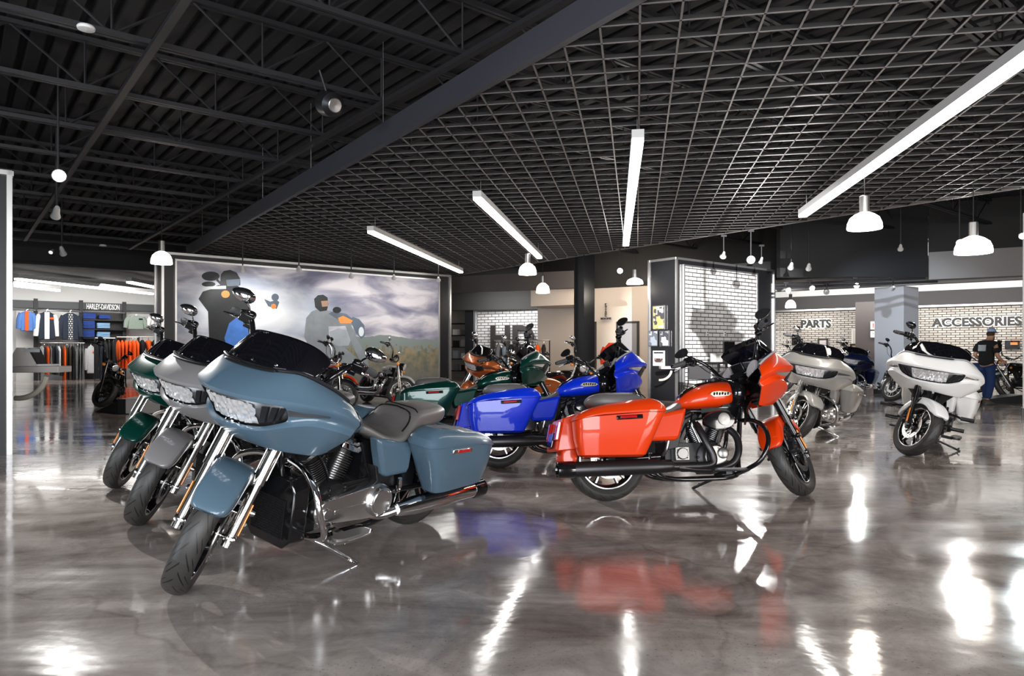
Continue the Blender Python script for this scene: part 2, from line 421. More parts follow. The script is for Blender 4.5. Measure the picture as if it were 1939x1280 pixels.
# inner side of the fairing: dash bowl, speakers, gauge
bowl = MB(); top = RP[0]; edge = [p for p in top]
lowr = [Vector((p.x-.06, p.y*.78, p.z-.10)) for p in top]; deep = [Vector((1.20+.02*(1-abs(p.y)/.4), p.y*.62, .93)) for p in top]
bowl.rings([edge, lowr, deep], False, False)
rl = [r[-1] for r in RP]; rr2 = [r[0] for r in RP]
for side, sg in ((rl, 1), (rr2, -1)):
    bowl.rings([side, [Vector((p.x+.03, p.y-.06*sg, p.z)) for p in side], [Vector((1.2, .2*sg, .85+(p.z-.85)*.6)) for p in side]], False, False)
tp(TP, 'inner_fairing', bowl, ['black'], 'fair', angle=45, solid=.006)
for sg in (-1, 1):
    sp = MB(); c = Vector((1.215, sg*.235, 1.055)); ax = Vector((-1, 0, .35)); sp.lathe([(-.03,.075),(0,.08),(.012,.072),(.014,.0)], c, ax, 24)
    tp(TP, 'speaker', sp, ['speaker'], 'fair', label='round grey speaker')
rim_ = MB(); rim_.tube([p+Vector((-.004,0,.004)) for p in RP[0][1:-1:2]], .009, 8, 3)
tp(TP, 'rim_trim', rim_, ['trimgrey'], 'fair')
gp = MB(); gp.box((1.215,0,1.075), (.02,.20,.12), Matrix.Rotation(R(-22),3,'Y')); tp(TP, 'dash_display', gp, ['screen'], 'fair', bevel=.006)
# windshield
WB = [(1.398,0,1.188),(1.392,.08,1.190),(1.372,.165,1.195),(1.328,.24,1.200),(1.262,.29,1.175)]
WM = [(1.325,0,1.285),(1.320,.08,1.285),(1.298,.165,1.282),(1.25,.245,1.268),(1.195,.295,1.232)]
WT = [(1.255,0,1.375),(1.250,.08,1.373),(1.228,.165,1.360),(1.185,.24,1.325),(1.150,.285,1.272)]
WB, WM, WT = [[(p[0]+.062, p[1]*1.2, p[2]+dz-.012) for p in w] for w, dz in ((WB, 0), (WM, .0), (WT, -.012))]
ws = MB(); ws.rings([row_pts(WB), row_pts(WM), row_pts(WT)], False, False)
tp(TP, 'windshield', ws, ['smoke'], 'fair', angle=60, sub=1, solid=.005)
for y in (-.17, 0.0, .17):
    bl = MB(); bl.lathe([(0,.009),(.006,.009),(.009,.004)], (1.44-.4*y*y, y, 1.205), (.7,0,.5), 10)
    tp(TP, 'windshield_bolt', bl, ['metal'], 'fair')

# --- handlebar group (turned with the fork)
def hbar(lst, rise=0.0, keyp='hb'):
    def hp(x, y, z): return Vector((x, y, z))
    hb = MB()
    path = [hp(1.13,.03,1.00), hp(1.14,.10,1.01), hp(1.16,.17,1.08+rise*.5), hp(1.15,.23,1.22+rise), hp(1.09,.285,1.295+rise), hp(1.02,.33,1.300+rise), hp(.88,.45,1.265+rise)]
    for sg in (-1, 1): hb.tube([Vector((p.x, p.y*sg, p.z)) for p in path], .0155, 12, 5)
    hb.tube([(1.13,-.04,1.0),(1.13,.04,1.0)], .017, 12, 0); hb.box((1.12,0,.985), (.09,.11,.05))
    hb.xf(steer); tp(lst, 'handlebar', hb, ['bar'], key=keyp, angle=45)
    for sg in (-1, 1):
        d = (hp(.88,.45,1.265+rise)-hp(1.02,.33,1.300+rise)).normalized(); a = hp(.95,.39,1.283+rise)
        def f(p): return Vector((p.x, p.y*sg, p.z))
        g_ = MB(); g_.lathe([(-.045,.021),(-.04,.022),(.075,.0215),(.08,.019),(.081,.0)], a, d, 18)
        for k in range(9): g_.lathe([(-.035+k*.0125,.0235),(-.030+k*.0125,.0235)], a, d, 18)
        g_.xf(f).xf(steer); tp(lst, 'grip', g_, ['grip'], keyp, angle=30)
        s_ = MB(); c = a-d*.075; s_.box(c, (.06,.075,.065), Vector((0,1,0)).rotation_difference(d).to_matrix()); s_.box(c+Vector((.04,-.01,.008)), (.06,.075,.05)); s_.box(c+Vector((.02,-.03,-.035)), (.05,.05,.03))
        s_.lathe([(0,.028),(.02,.03),(.03,.02)], c+Vector((.02,-.02,.015)), 'z', 14)
        s_.xf(f).xf(steer); tp(lst, 'switch_housing', s_, ['black'], keyp, bevel=.006)
        l = MB(); l.tube([c+Vector((.045,.0,-.005)), c+Vector((.055,.04,-.01)), a+Vector((.052,.02,-.012)), a+Vector((.01,.085,-.03))], [.008,.007,.009,.005], 8, 5)
        l.xf(f).xf(steer); tp(lst, 'lever', l, ['lever'], keyp)
        m_ = MB(); e = c+Vector((.01,-.005,.03)); m_.tube([e, e+Vector((.02,.005,.03)), e+Vector((.03,.03,.06))], .006, 8, 4)
        m_.xf(f).xf(steer); tp(lst, 'mirror_stalk', m_, ['mirror'], keyp)
        h = MB(); cc = e+Vector((.03,.06,.085)); rs = []
        for k, (xx, sc) in enumerate(((.035,.25),(.03,.55),(.012,.88),(-.006,1.0),(-.012,.97))):
            ring = []
            for j in range(20):
                an = 2*PI*j/20; yy = .068*math.cos(an); zz = (.040-.008*math.cos(an))*math.sin(an)
                ring.append(cc+Vector((xx, yy*sc, zz*sc)))
            rs.append(ring)
        h.rings(rs[:-1], True, True, 0); h.rings([[p+Vector((-.0005,0,0)) for p in rs[-1]], [cc+(p-cc)*.9+Vector((-.012,0,0))*0 for p in rs[-1]]], True, True, 1)
        h.xf(f).xf(steer); tp(lst, 'mirror', h, ['mirror', 'glass'], keyp, angle=40)
        cb = MB(); cb.tube([c, c+Vector((.03,-.06,-.05)), c+Vector((.06,-.14,-.17)), Vector((1.16,.08,.98))], .0045, 6, 6)
        cb.xf(f).xf(steer); tp(lst, 'control_cable', cb, ['metal'], keyp)
hbar(TP, -.035)

# --- tank, seat, side covers
def loft(secs, n=3.0, k=24):
    b = MB(); b.rings([sring(x, cy, w, z0, z1, n, k) for (x, cy, w, z0, z1) in secs], True, True); return b
tank = MB(); TS = [(.61,.03,.755,.79),(.65,.075,.742,.835),(.71,.125,.738,.885),(.80,.158,.738,.93),(.90,.172,.742,.962),(1.01,.168,.752,.975),(1.09,.145,.765,.972),(1.15,.11,.80,.95),(1.18,.06,.83,.92)]
rs = []
for x, w, z0, z1 in TS:
    ring = []
    for j in range(28):
        a = 2*PI*j/28; c, s_ = math.cos(a), math.sin(a); zz = (z0+z1)/2+(z1-z0)/2*math.copysign(abs(s_)**.75, s_)
        hfac = 1-.25*max(0, (zz-z0)/(z1-z0)-.45)
        ring.append((x, w*hfac*math.copysign(abs(c)**.8, c), zz))
    rs.append(ring)
tank.rings(rs, True, True)
tp(TP, 'fuel_tank', tank, ['paint'], key='tank', angle=70, sub=1)
dsh = MB(); dsh.rings([[(x,-.045,z),(x,-.02,z+.016),(x,.02,z+.016),(x,.045,z),(x,.02,z-.01),(x,-.02,z-.01)] for x, z in ((.655,.838),(.72,.893),(.82,.942),(.95,.967),(1.06,.968),(1.12,.955))], True, True)
tp(TP, 'tank_console', dsh, ['black'], 'tank', angle=50)
cap = MB(); cap.lathe([(-.01,.042),(.012,.042),(.018,.034),(.018,.0)], (.97,0,.985), 'z', 24); tp(TP, 'fuel_cap', cap, ['trimdark'], 'tank')
for sg in (-1, 1):
    bd = MB(); bd.prism([(.86,.85),(.89,.83),(1.02,.838),(1.05,.855),(1.02,.872),(.93,.876),(.88,.868)], .158*sg, .178*sg)
    for k in range(6): bd.box((.895+k*.024, .180*sg, .853+(k%2)*.003), (.012,.006,.022), Matrix.Rotation(R(15),3,'Y'), 1)
    tp(TP, 'tank_badge', bd, ['badge', 'black'], 'tank', label='chrome script badge')
seat = MB(); SS = [(-.16,.05,.79,.81,),(-.13,.10,.76,.855),(-.05,.145,.735,.875),(.08,.165,.715,.878),(.20,.175,.70,.880),(.27,.19,.69,.868),(.32,.20,.68,.80),(.38,.208,.665,.742),(.46,.20,.66,.725),(.54,.165,.67,.742),(.60,.115,.71,.785),(.64,.08,.73,.80),(.66,.05,.745,.79)]
seat.rings([sring(x,0,w,z0,z1,3.0,24) for x,w,z0,z1 in SS], True, True)
tp(TP, 'seat', seat, ['seat'], key='seat', angle=80, sub=1)
ss = MB()
for sg in (-1, 1): ss.tube([(.40,sg*.175,.75),(.33,sg*.16,.80),(.29,sg*.12,.853),(.275,0,.868)], .005, 6, 4)
ss.tube([(.235,-.158,.80),(.235,-.13,.866),(.235,0,.873),(.235,.13,.866),(.235,.158,.80)], .004, 6, 4)
tp(TP, 'seat_seam', ss, ['black'], 'seat')
for sg in (-1, 1):
    sc = MB(); P0 = [(.30,.675),(.46,.70),(.64,.735),(.62,.66),(.565,.50),(.53,.475),(.33,.47),(.31,.50)]
    def insp(P, k): cx = sum(p[0] for p in P)/len(P); cz = sum(p[1] for p in P)/len(P); return [(cx+(p[0]-cx)*k, cz+(p[1]-cz)*k) for p in P]
    sc.rings([[(p[0], .12*sg, p[1]) for p in P0], [(p[0], .195*sg, p[1]) for p in P0], [(p[0], .213*sg, p[1]) for p in insp(P0,.82)]], True, True)
    tp(TP, 'side_cover', sc, ['paint'], angle=25, bevel=.012)
# --- rear fender with tail
tp(TP, 'rear_fender', fender(.385, 62, 203, .125, .12, Vector((0,0,.33)), 24, narrow=.9), ['paint'], key='rf', angle=50, sub=1)
rc = MB()
rc.rings([[(-.20,y,.70) for y in (-.20,.20)]+[(-.20,y,.42) for y in (.20,-.20)], [(-.385,y,.66) for y in (-.19,.19)]+[(-.44,y,.40) for y in (.20,-.20)], [(-.395,y,.65) for y in (-.17,.17)]+[(-.455,y,.41) for y in (.17,-.17)]], True, True)
tp(TP, 'tail_panel', rc, ['paint'], 'rf', angle=20, bevel=.008)
for sg in (-1, 1):
    t = MB(); t.box((-.428, sg*.155, .56), (.03,.055,.15), Matrix.Rotation(R(12),3,'Y')); tp(TP, 'tail_light', t, ['red'], 'rf', bevel=.006, label='red tail light')
pl = MB(); pl.box((-.455,0,.49), (.012,.19,.12), Matrix.Rotation(R(14),3,'Y')); tp(TP, 'plate_bracket', pl, ['black'], 'rf', bevel=.004)
# --- saddlebags
def rrect(x0, x1, y0, y1, z, n=5, k=32, sh=0.0):
    out = []; cx, cy, rx, ry = (x0+x1)/2, (y0+y1)/2, (x1-x0)/2, (y1-y0)/2
    for j in range(k):
        a = 2*PI*(j+.5)/k; c, s_ = math.cos(a), math.sin(a); x = cx+rx*math.copysign(abs(c)**(2/n), c); y = cy+ry*math.copysign(abs(s_)**(2/n), s_)
        out.append((x, y, z+sh*(x-.05)))
    return out
for sg in (-1, 1):
    bag = MB(); rs = []
    for x0, x1, y0, y1, z, sh in ((-.27,.20,.245,.345,.345,.0),(-.30,.225,.225,.385,.362,.0),(-.325,.285,.20,.415,.48,.0),(-.33,.325,.19,.432,.56,.01),(-.335,.385,.185,.435,.665,.03),(-.335,.39,.185,.436,.677,.03)):
        rs.append([(p[0], p[1]*sg, p[2]-(.28*max(0, .05-p[0])**2 if z > .6 else 0)) for p in rrect(x0,x1,y0,y1,z,5,32,sh)])
    bag.rings(rs, True, True); key = 'bag%d' % sg
    tp(TP, 'saddlebag', bag, ['paint'], key=key, angle=28)
    lid = MB(); rs = []
    for x0, x1, y0, y1, z, sh in ((-.345,.398,.18,.442,.680,.03),(-.347,.40,.178,.444,.695,.03),(-.335,.385,.19,.432,.725,.05),(-.30,.345,.215,.405,.755,.08),(-.24,.29,.24,.375,.772,.11)):
        rs.append([(p[0], p[1]*sg, p[2]-.28*max(0, .05-p[0])**2*(1 if z < .69 else 1.3)) for p in rrect(x0,x1,y0,y1,z,5,32,sh)])
    lid.rings(rs, True, True); tp(TP, 'lid', lid, ['paint'], key, angle=24)
    mk = MB(); mk.box((.08, sg*.436, .645), (.21,.014,.034), Matrix.Rotation(R(-3),3,'Y')); tp(TP, 'latch', mk, ['latch'], key, bevel=.006)
    rd = MB(); rd.box((.07, sg*.444, .647), (.13,.008,.018), Matrix.Rotation(R(-3),3,'Y')); tp(TP, 'side_reflector', rd, ['red'], key, label='red reflector', bevel=.003)
# --- engine
def engine(lst, left_cover=True):
    C = Vector((.86, 0, .34)); en = MB()
    en.lathe([(-.13,.10),(-.12,.125),(-.09,.14),(.09,.14),(.12,.125),(.13,.10)], C, 'y', 32)
    en.box((.66,0,.36), (.28,.22,.20)); en.box((.54,0,.40), (.14,.20,.16)); en.box((1.02,0,.25), (.12,.16,.12))
    for k in range(6): en.lathe([(-.142,.012),(.142,.012)], C+Vector((.12*math.cos(k*PI/3), 0, .12*math.sin(k*PI/3))), 'y', 8)
    tp(lst, 'engine', en, ['enginecase'], key='eng', bevel=.01)
    for ang in (24, -24):
        d = Vector((math.sin(R(ang)), 0, math.cos(R(ang)))); rot = Matrix.Rotation(R(ang), 3, 'Y')
        cy = MB(); cy.lathe([(0,.058),(.24,.058)], C+d*.11, d, 20)
        for k in range(13):
            w = .062+(.008 if k > 2 else 0); h = .12+k*.0145
            ring = lambda hh, gsc=1: [C+d*hh+rot@Vector((w*gsc*math.copysign(abs(math.cos(a))**.6, math.cos(a)), w*1.02*gsc*math.copysign(abs(math.sin(a))**.6, math.sin(a)), 0)) for a in [2*PI*j/20 for j in range(20)]]
            cy.rings([ring(h), ring(h+.0055)], True, True, 0); cy.rings([ring(h+.0008, 1.006), ring(h+.0046, 1.006)], True, True, 1)
        tp(lst, 'cylinder', cy, ['finblack', 'finedge'], 'eng', angle=30, label='black finned cylinder')
        rk = MB(); rk.box(C+d*.345, (.15,.13,.045), rot); rk.box(C+d*.378, (.125,.115,.03), rot); rk.box(C+d*.40, (.095,.09,.02), rot)
        tp(lst, 'rocker_cover', rk, ['metal'], 'eng', bevel=.012)
    pr = MB()
    for ang, x0 in ((24,.03),(24,.055),(-24,-.03),(-24,-.055)):
        d = Vector((math.sin(R(ang)), 0, math.cos(R(ang)))); pr.tube([C+Vector((x0,-.105,.05)), C+d*.33+Vector((x0*.3,-.07,0))], .011, 8, 0)
    tp(lst, 'pushrod_tube', pr, ['metal2'], 'eng')
    cc = MB(); cc.lathe([(0,.10),(-.03,.10),(-.045,.09)], C+Vector((.02,-.125,0)), 'y', 28); cc.lathe([(0,.045),(-.06,.045),(-.066,.03)], C+Vector((.08,-.125,.03)), 'y', 20)
    for k in range(5): cc.lathe([(-.045,.008),(-.052,.006)], C+Vector((.02+.075*math.cos(k*1.256), -.125, .075*math.sin(k*1.256))), 'y', 8)
    tp(lst, 'cam_cover', cc, ['metal2'], 'eng', bevel=.004)
    gb = MB(); gb.box((.60,-.13,.37), (.12,.05,.11)); gb.lathe([(-.15,.05),(-.17,.045)], (.60,0,.37), 'y', 16)
    for k in range(4): gb.box((.60,-.158,.335+k*.022), (.09,.008,.008))
    tp(lst, 'gearbox_cover', gb, ['metal2'], 'eng', bevel=.006)
    ac = MB(); rs = []
    prof = [(.79,.60),(.80,.665),(.86,.705),(.95,.715),(1.03,.69),(1.06,.64),(1.03,.585),(.95,.56),(.86,.56)]
    P3 = [(p.x, p.z) for p in catmull([(a, 0, b_) for a, b_ in prof], 3, True)]
    ctr = (.92,.638)
    def sc_(k): return [(ctr[0]+(p[0]-ctr[0])*k, ctr[1]+(p[1]-ctr[1])*k) for p in P3]
    ac.rings([[(x,-.13,z) for x, z in sc_(.9)], [(x,-.15,z) for x, z in P3], [(x,-.185,z) for x, z in P3], [(x,-.20,z) for x, z in sc_(.9)], [(x,-.204,z) for x, z in sc_(.5)]], True, True)
    tp(lst, 'air_cleaner', ac, ['black'], 'eng', angle=40)
    ai = MB(); ai.lathe([(-.20,.052),(-.213,.05),(-.215,.03),(-.214,.0)], (.95,0,.645), 'y', 28); tp(lst, 'air_cleaner_insert', ai, ['metal2'], 'eng', label='round metal disc')
    if left_cover:
        pc = MB(); A = []
        for k in range(13): a = R(90+15*k); A.append((.565+.115*math.cos(a), .335+.115*math.sin(a)))
        for k in range(13): a = R(-90+15*k); A.append((1.0+.075*math.cos(a), .345+.075*math.sin(a)))
        cxz = (.76,.34); sc2 = lambda k: [(cxz[0]+(p[0]-cxz[0])*k, cxz[1]+(p[1]-cxz[1])*k) for p in A]
        pc.rings([[(x,.12,z) for x, z in A], [(x,.185,z) for x, z in A], [(x,.205,z) for x, z in sc2(.93)], [(x,.208,z) for x, z in sc2(.6)]], True, True)
        pc.box((.80,.20,.335), (.28,.02,.028)); pc.lathe([(.20,.035),(.222,.032)], (1.0,0,.34), 'y', 18)
        tp(lst, 'primary_cover', pc, ['cover'], 'eng', angle=25, bevel=.004)
        db = MB(); db.lathe([(.20,.098),(.222,.098),(.236,.09),(.232,.078),(.236,.072),(.238,.0)], (.575,0,.335), 'y', 36)
        for k in range(5): db.lathe([(.23,.008),(.24,.006)], (.575+.088*math.cos(k*1.256), 0, .335+.088*math.sin(k*1.256)), 'y', 8)
        tp(lst, 'derby_cover', db, ['cover'], 'eng', angle=25)
engine(TP)
# --- exhaust, right two pipes into one muffler, left muffler
ex = MB()
ex.tube([(.76,-.10,.60),(.75,-.17,.56),(.79,-.215,.44),(.83,-.225,.33),(.79,-.225,.275),(.60,-.225,.268),(.45,-.24,.268)], .031, 16, 6)
ex.tube([(1.02,-.10,.58),(1.07,-.16,.50),(1.06,-.20,.38),(1.0,-.205,.29),(.86,-.205,.245),(.70,-.21,.245),(.52,-.235,.262)], .029, 16, 6)
tp(TP, 'exhaust_pipe', ex, ['exh'], key='ex', angle=60)
for sg in (-1, 1):
    mf = MB(); mf.lathe([(0,.036),(.03,.045),(.12,.054),(.16,.06),(.80,.06),(.81,.058)], (.47, sg*.265, .272), (-1,0,-.02), 28)
    tp(TP, 'muffler', mf, ['exh2'], 'ex', angle=40)
    TP[-1]['left'] = sg > 0
    mt = MB(); mt.lathe([(.80,.062),(.81,.065),(.93,.065),(.935,.056),(.90,.05)], (.47, sg*.265, .272), (-1,0,-.02), 28)
    tp(TP, 'muffler_tip', mt, ['black'], 'ex', angle=30); TP[-1]['left'] = sg > 0

lp = MB(); lp.tube([(.62,.10,.24),(.55,.2,.235),(.47,.265,.27)], .028, 12, 5); tp(TP, 'crossover_pipe', lp, ['exh2'], 'ex', angle=60); TP[-1]['left'] = True
# --- frame and running gear
fr = MB()
fr.tube([(1.22,0,.88),(1.19,0,.65),(1.14,.02,.32),(1.08,.09,.19),(.8,.13,.165),(.45,.14,.18),(.33,.13,.30),(.36,.11,.55),(.45,.08,.70)], .02, 10, 4)
fr.tube([(1.22,0,.88),(1.19,0,.65),(1.14,-.02,.32),(1.08,-.09,.19),(.8,-.13,.165),(.45,-.14,.18),(.33,-.13,.30),(.36,-.11,.55),(.45,-.08,.70)], .02, 10, 4)
fr.tube([(1.25,0,.85),(1.0,0,.74),(.6,0,.72),(.3,0,.68)], .025, 10, 3)
for sg in (-1, 1):
    fr.tube([(0,sg*.13,.33),(.2,sg*.13,.335),(.42,sg*.11,.35)], .024, 8, 2); fr.tube([(.05,sg*.13,.36),(.18,sg*.13,.48),(.28,sg*.12,.58)], .026, 10, 0)
    fr.box((.30,sg*.16,.46), (.12,.05,.16)); fr.tube([(.3,sg*.18,.62),(.0,sg*.18,.45),(-.2,sg*.18,.38)], .014, 8, 2)
    fr.lathe([(-.03,.03),(.03,.03)], (0,sg*.15,.33), 'y', 16)
fr.box((.52,0,.57), (.28,.2,.22)); fr.box((1.0,0,.70), (.36,.14,.10)); fr.box((1.10,0,.80), (.22,.22,.1))
tp(TP, 'frame', fr, ['black'], key='frame', angle=50)
nk = MB(); nk.sphere((1.13,0,.87), (.10,.20,.13), 20); nk.box((1.17,0,.97),(.08,.30,.06)); tp(TP, 'neck_cover', nk, ['black'], 'frame', angle=60)
sd = MB(); sd.prism([(.44,.50),(.60,.55),(.56,.42),(.48,.40)], -.17, .17); tp(TP, 'frame_cover', sd, ['trimdark'], 'frame', bevel=.005)
rad = MB()
rad.rings([[(1.235,y,z) for y, z in ((-.15,.56),(.15,.56),(.19,.50),(.19,.22),(.13,.165),(-.13,.165),(-.19,.22),(-.19,.50))], [(1.13,y*.95,z) for y, z in ((-.15,.58),(.15,.58),(.20,.52),(.20,.21),(.13,.16),(-.13,.16),(-.20,.21),(-.20,.52))], [(1.08,y*.7,z) for y, z in ((-.15,.56),(.15,.56),(.20,.50),(.20,.23),(.13,.18),(-.13,.18),(-.20,.23),(-.20,.50))]], True, True)
tp(TP, 'oil_cooler_shroud', rad, ['black'], 'frame', key='rad', bevel=.01)
gr = MB(); 
for k in range(22): gr.box((1.24, -.13+.0124*k, .33), (.006,.003,.22))
for k in range(16): gr.box((1.24, 0, .225+.014*k), (.006,.27,.003))
tp(TP, 'grille', gr, ['trimdark'], 'frame')
eg = MB()
eg.tube([(1.17,.05,.64),(1.20,.20,.63),(1.225,.33,.57),(1.225,.385,.45),(1.16,.37,.31),(1.10,.26,.24),(1.08,.10,.20)], .0185, 12, 6)
eg.tube([(1.17,-.05,.64),(1.20,-.20,.63),(1.225,-.33,.57),(1.225,-.385,.45),(1.16,-.37,.31),(1.10,-.26,.24),(1.08,-.10,.20)], .0185, 12, 6)
tp(TP, 'engine_guard', eg, ['guard'], angle=60)
for sg in (-1, 1):
    fb = MB(); rs = []
    for z, k in ((.222,.92),(.23,1.0),(.242,1.0)): rs.append([(p[0], p[1], z) for p in rrect(.92-.155*k, .92+.155*k, sg*.335-.055*k, sg*.335+.055*k, z, 3.2, 24)])
    fb.rings(rs, True, True); fb.box((.92,sg*.24,.215), (.05,.12,.03)); tp(TP, 'floorboard', fb, ['metal'], key='fb%d' % sg, angle=40)
    fp = MB(); fp.rings([[(p[0], p[1], z) for p in rrect(.79, 1.05, sg*.335-.042, sg*.335+.042, z, 3.2, 24)] for z in (.242,.25)], True, True); tp(TP, 'rubber_pad', fp, ['seat'], 'fb%d' % sg)
    pg = MB(); pg.tube([(.42,sg*.19,.36),(.43,sg*.235,.39),(.45,sg*.25,.47)], .014, 8, 3); tp(TP, 'passenger_peg', pg, ['metal2'])
ks = MB(); ks.tube([(1.02,.13,.17),(.97,.22,.14),(.90,.40,.078)], .0125, 10, 3); ks.box((.885,.425,.07), (.06,.05,.012)); ks.tube([(.92,.36,.09),(.95,.38,.11)], .006, 6, 0); ks.sphere((.955,.385,.115), .011, 8)
tp(TP, 'kickstand', ks, ['bracket'], angle=40)
sh = MB(); sh.tube([(1.03,.24,.30),(1.05,.30,.33),(1.08,.34,.33)], .008, 8, 3); sh.tube([(.55,.14,.44),(.80,.17,.43),(.98,.20,.42)], .006, 8, 2); tp(TP, 'shift_linkage', sh, ['metal'])
for k, (a, b_, c) in enumerate((((1.1,.09,.78),(1.0,.13,.62),(.93,.12,.5)),((1.15,-.08,.8),(1.1,-.14,.66),(1.0,-.12,.55)),((.7,.12,.70),(.66,.14,.56),(.6,.13,.46)),((.72,-.11,.70),(.68,-.15,.6),(.62,-.16,.48)))): wr = MB(); wr.tube([a, b_, c], .008, 6, 4); tp(TP, 'engine_hose', wr, ['black'], 'eng')
for sg in (-1, 1):
    df = MB(); df.rings([[(1.185, sg*.115, .60), (1.16, sg*.24, .74), (1.165, sg*.30, .80), (1.19,sg*.20,.82),(1.21,sg*.12,.80)], [(1.165, sg*.115, .60), (1.14, sg*.24, .73), (1.145, sg*.31, .79), (1.17,sg*.20,.82),(1.19,sg*.12,.80)]], True, True)
    tp(TP, 'air_deflector', df, ['black'], angle=30)

for sg in (-1, 1):
    for z, y1 in ((.50, .50), (.36, .42)):
        hp_ = MB(); hp_.tube([(1.17,sg*.06,z+.02),(1.19,sg*.28,z+.02),(1.19,sg*(y1-.14),z)], .013, 8, 3); hp_.tube([(1.19,sg*(y1-.14),z),(1.19,sg*y1,z)], .024, 12, 0)
        tp(TP, 'highway_peg', hp_, ['black']); TP[-1]['opt'] = 'pegs'

# ------------------------------------------------------------------ cruiser: shares wheels, fork, engine
CP = []
tp(CP, 'front_wheel', at_front(rim_mesh(.243, .11, style='wire')), ['lip', 'lip'], key='fw', angle=30)
tp(CP, 'tire', at_front(tyre(.335, .12, .243)), ['tyre'], 'fw', angle=60)
tp(CP, 'brake_disc', at_front(disc(-.075)), ['disc', 'black'], 'fw')
tp(CP, 'rear_wheel', at_rear(rim_mesh(.235, .16)), ['wheel', 'lip'], key='rw', angle=30)
tp(CP, 'tire', at_rear(tyre(.33, .18, .235)), ['tyre'], 'rw', angle=60)
fk = MB()
fk.tube([leg_pt(.88,-.115), leg_pt(.88,.115)], .035, 10, 0); fk.tube([leg_pt(.70,-.115), leg_pt(.70,.115)], .03, 10, 0); fk.tube([leg_pt(.33,-.13), leg_pt(.33,.13)], .012, 12, 0)
fk.xf(steer); tp(CP, 'fork', fk, ['black'], key='fork')
for y in (-.13, .13):
    l = MB(); l.tube([leg_pt(.56,y), leg_pt(.93,y)], .027, 16, 0); l.tube([leg_pt(.29,y), leg_pt(.62,y)], .033, 16, 0); l.lathe([(-.03,.024),(-.02,.03),(.02,.03),(.03,.024)], leg_pt(.33,y), 'y', 16)
    l.xf(steer); tp(CP, 'fork_leg', l, ['fork'], 'fork', angle=50)
    s_ = MB(); s_.sphere(leg_pt(.86,y*1.75,.03), (.04,.035,.035), 12); s_.xf(steer); tp(CP, 'turn_signal', s_, ['amber'], 'fork', label='amber turn signal')
hd = MB(); hd.lathe([(-.10,.02),(-.08,.06),(-.02,.083),(.04,.088),(.05,.085)], (1.42,0,.90), (1,0,-.1), 24); hd.xf(steer); tp(CP, 'headlight', hd, ['bar'], key='hl', angle=40)
hg = MB(); hg.lathe([(.045,.08),(.055,.07),(.062,.04),(.064,.0)], (1.42,0,.90), (1,0,-.1), 24); hg.xf(steer); tp(CP, 'headlight_lens', hg, ['lens'], 'hl')
tp(CP, 'front_fender', fender(.355, 40, 130, .07, .04, AX0).xf(steer), ['paint'], angle=60, sub=1)
hbar(CP, -.08)
ct = MB(); rs = []
for x, w, z0, z1 in [(.62,.03,.76,.80),(.68,.07,.745,.84),(.78,.11,.74,.875),(.90,.135,.745,.90),(1.02,.135,.76,.91),(1.12,.11,.78,.905),(1.18,.06,.82,.88)]: rs.append(sring(x,0,w,z0,z1,2.4,24))
ct.rings(rs, True, True); tp(CP, 'fuel_tank', ct, ['paint'], key='tank', angle=70, sub=1)
for sg in (-1, 1):
    bd = MB(); bd.prism([(.82,.825),(.98,.83),(.98,.855),(.84,.85)], .125*sg, .14*sg); tp(CP, 'tank_badge', bd, ['badge'], 'tank')
cs = MB(); cs.rings([sring(x,0,w,z0,z1,3,20) for x,w,z0,z1 in ((-.20,.05,.71,.74),(-.1,.10,.70,.765),(.1,.12,.69,.755),(.22,.13,.675,.735),(.30,.16,.665,.70),(.42,.17,.655,.69),(.54,.13,.665,.71),(.64,.07,.69,.76))], True, True); tp(CP, 'seat', cs, ['black'], angle=80, sub=1)
tp(CP, 'rear_fender', fender(.375, 50, 175, .10, .06, Vector((0,0,.33)), 20), ['paint'], key='rf', angle=60, sub=1)
tl = MB(); tl.box((-.37,0,.48), (.04,.10,.06)); tp(CP, 'tail_light', tl, ['red'], 'rf', bevel=.01)
engine(CP)
ex = MB(); ex.tube([(.76,-.10,.60),(.74,-.19,.54),(.76,-.225,.40),(.68,-.235,.33),(.3,-.24,.30),(-.3,-.24,.29)], [.03,.032,.036,.04,.046,.05,.05], 14, 6)
ex.tube([(1.02,-.10,.58),(1.07,-.18,.50),(1.05,-.215,.36),(.92,-.225,.24),(.6,-.235,.21),(.3,-.24,.20),(-.3,-.24,.185)], [.03,.032,.034,.04,.046,.05,.05], 14, 6)
tp(CP, 'exhaust_pipe', ex, ['exh2'], angle=60)
CP.append(dict([d for d in TP if d['name'] == 'frame'][0], parent=None)); 
for nm in ('kickstand', 'shift_linkage'): CP.append(dict([d for d in TP if d['name'] == nm][0], parent=None))

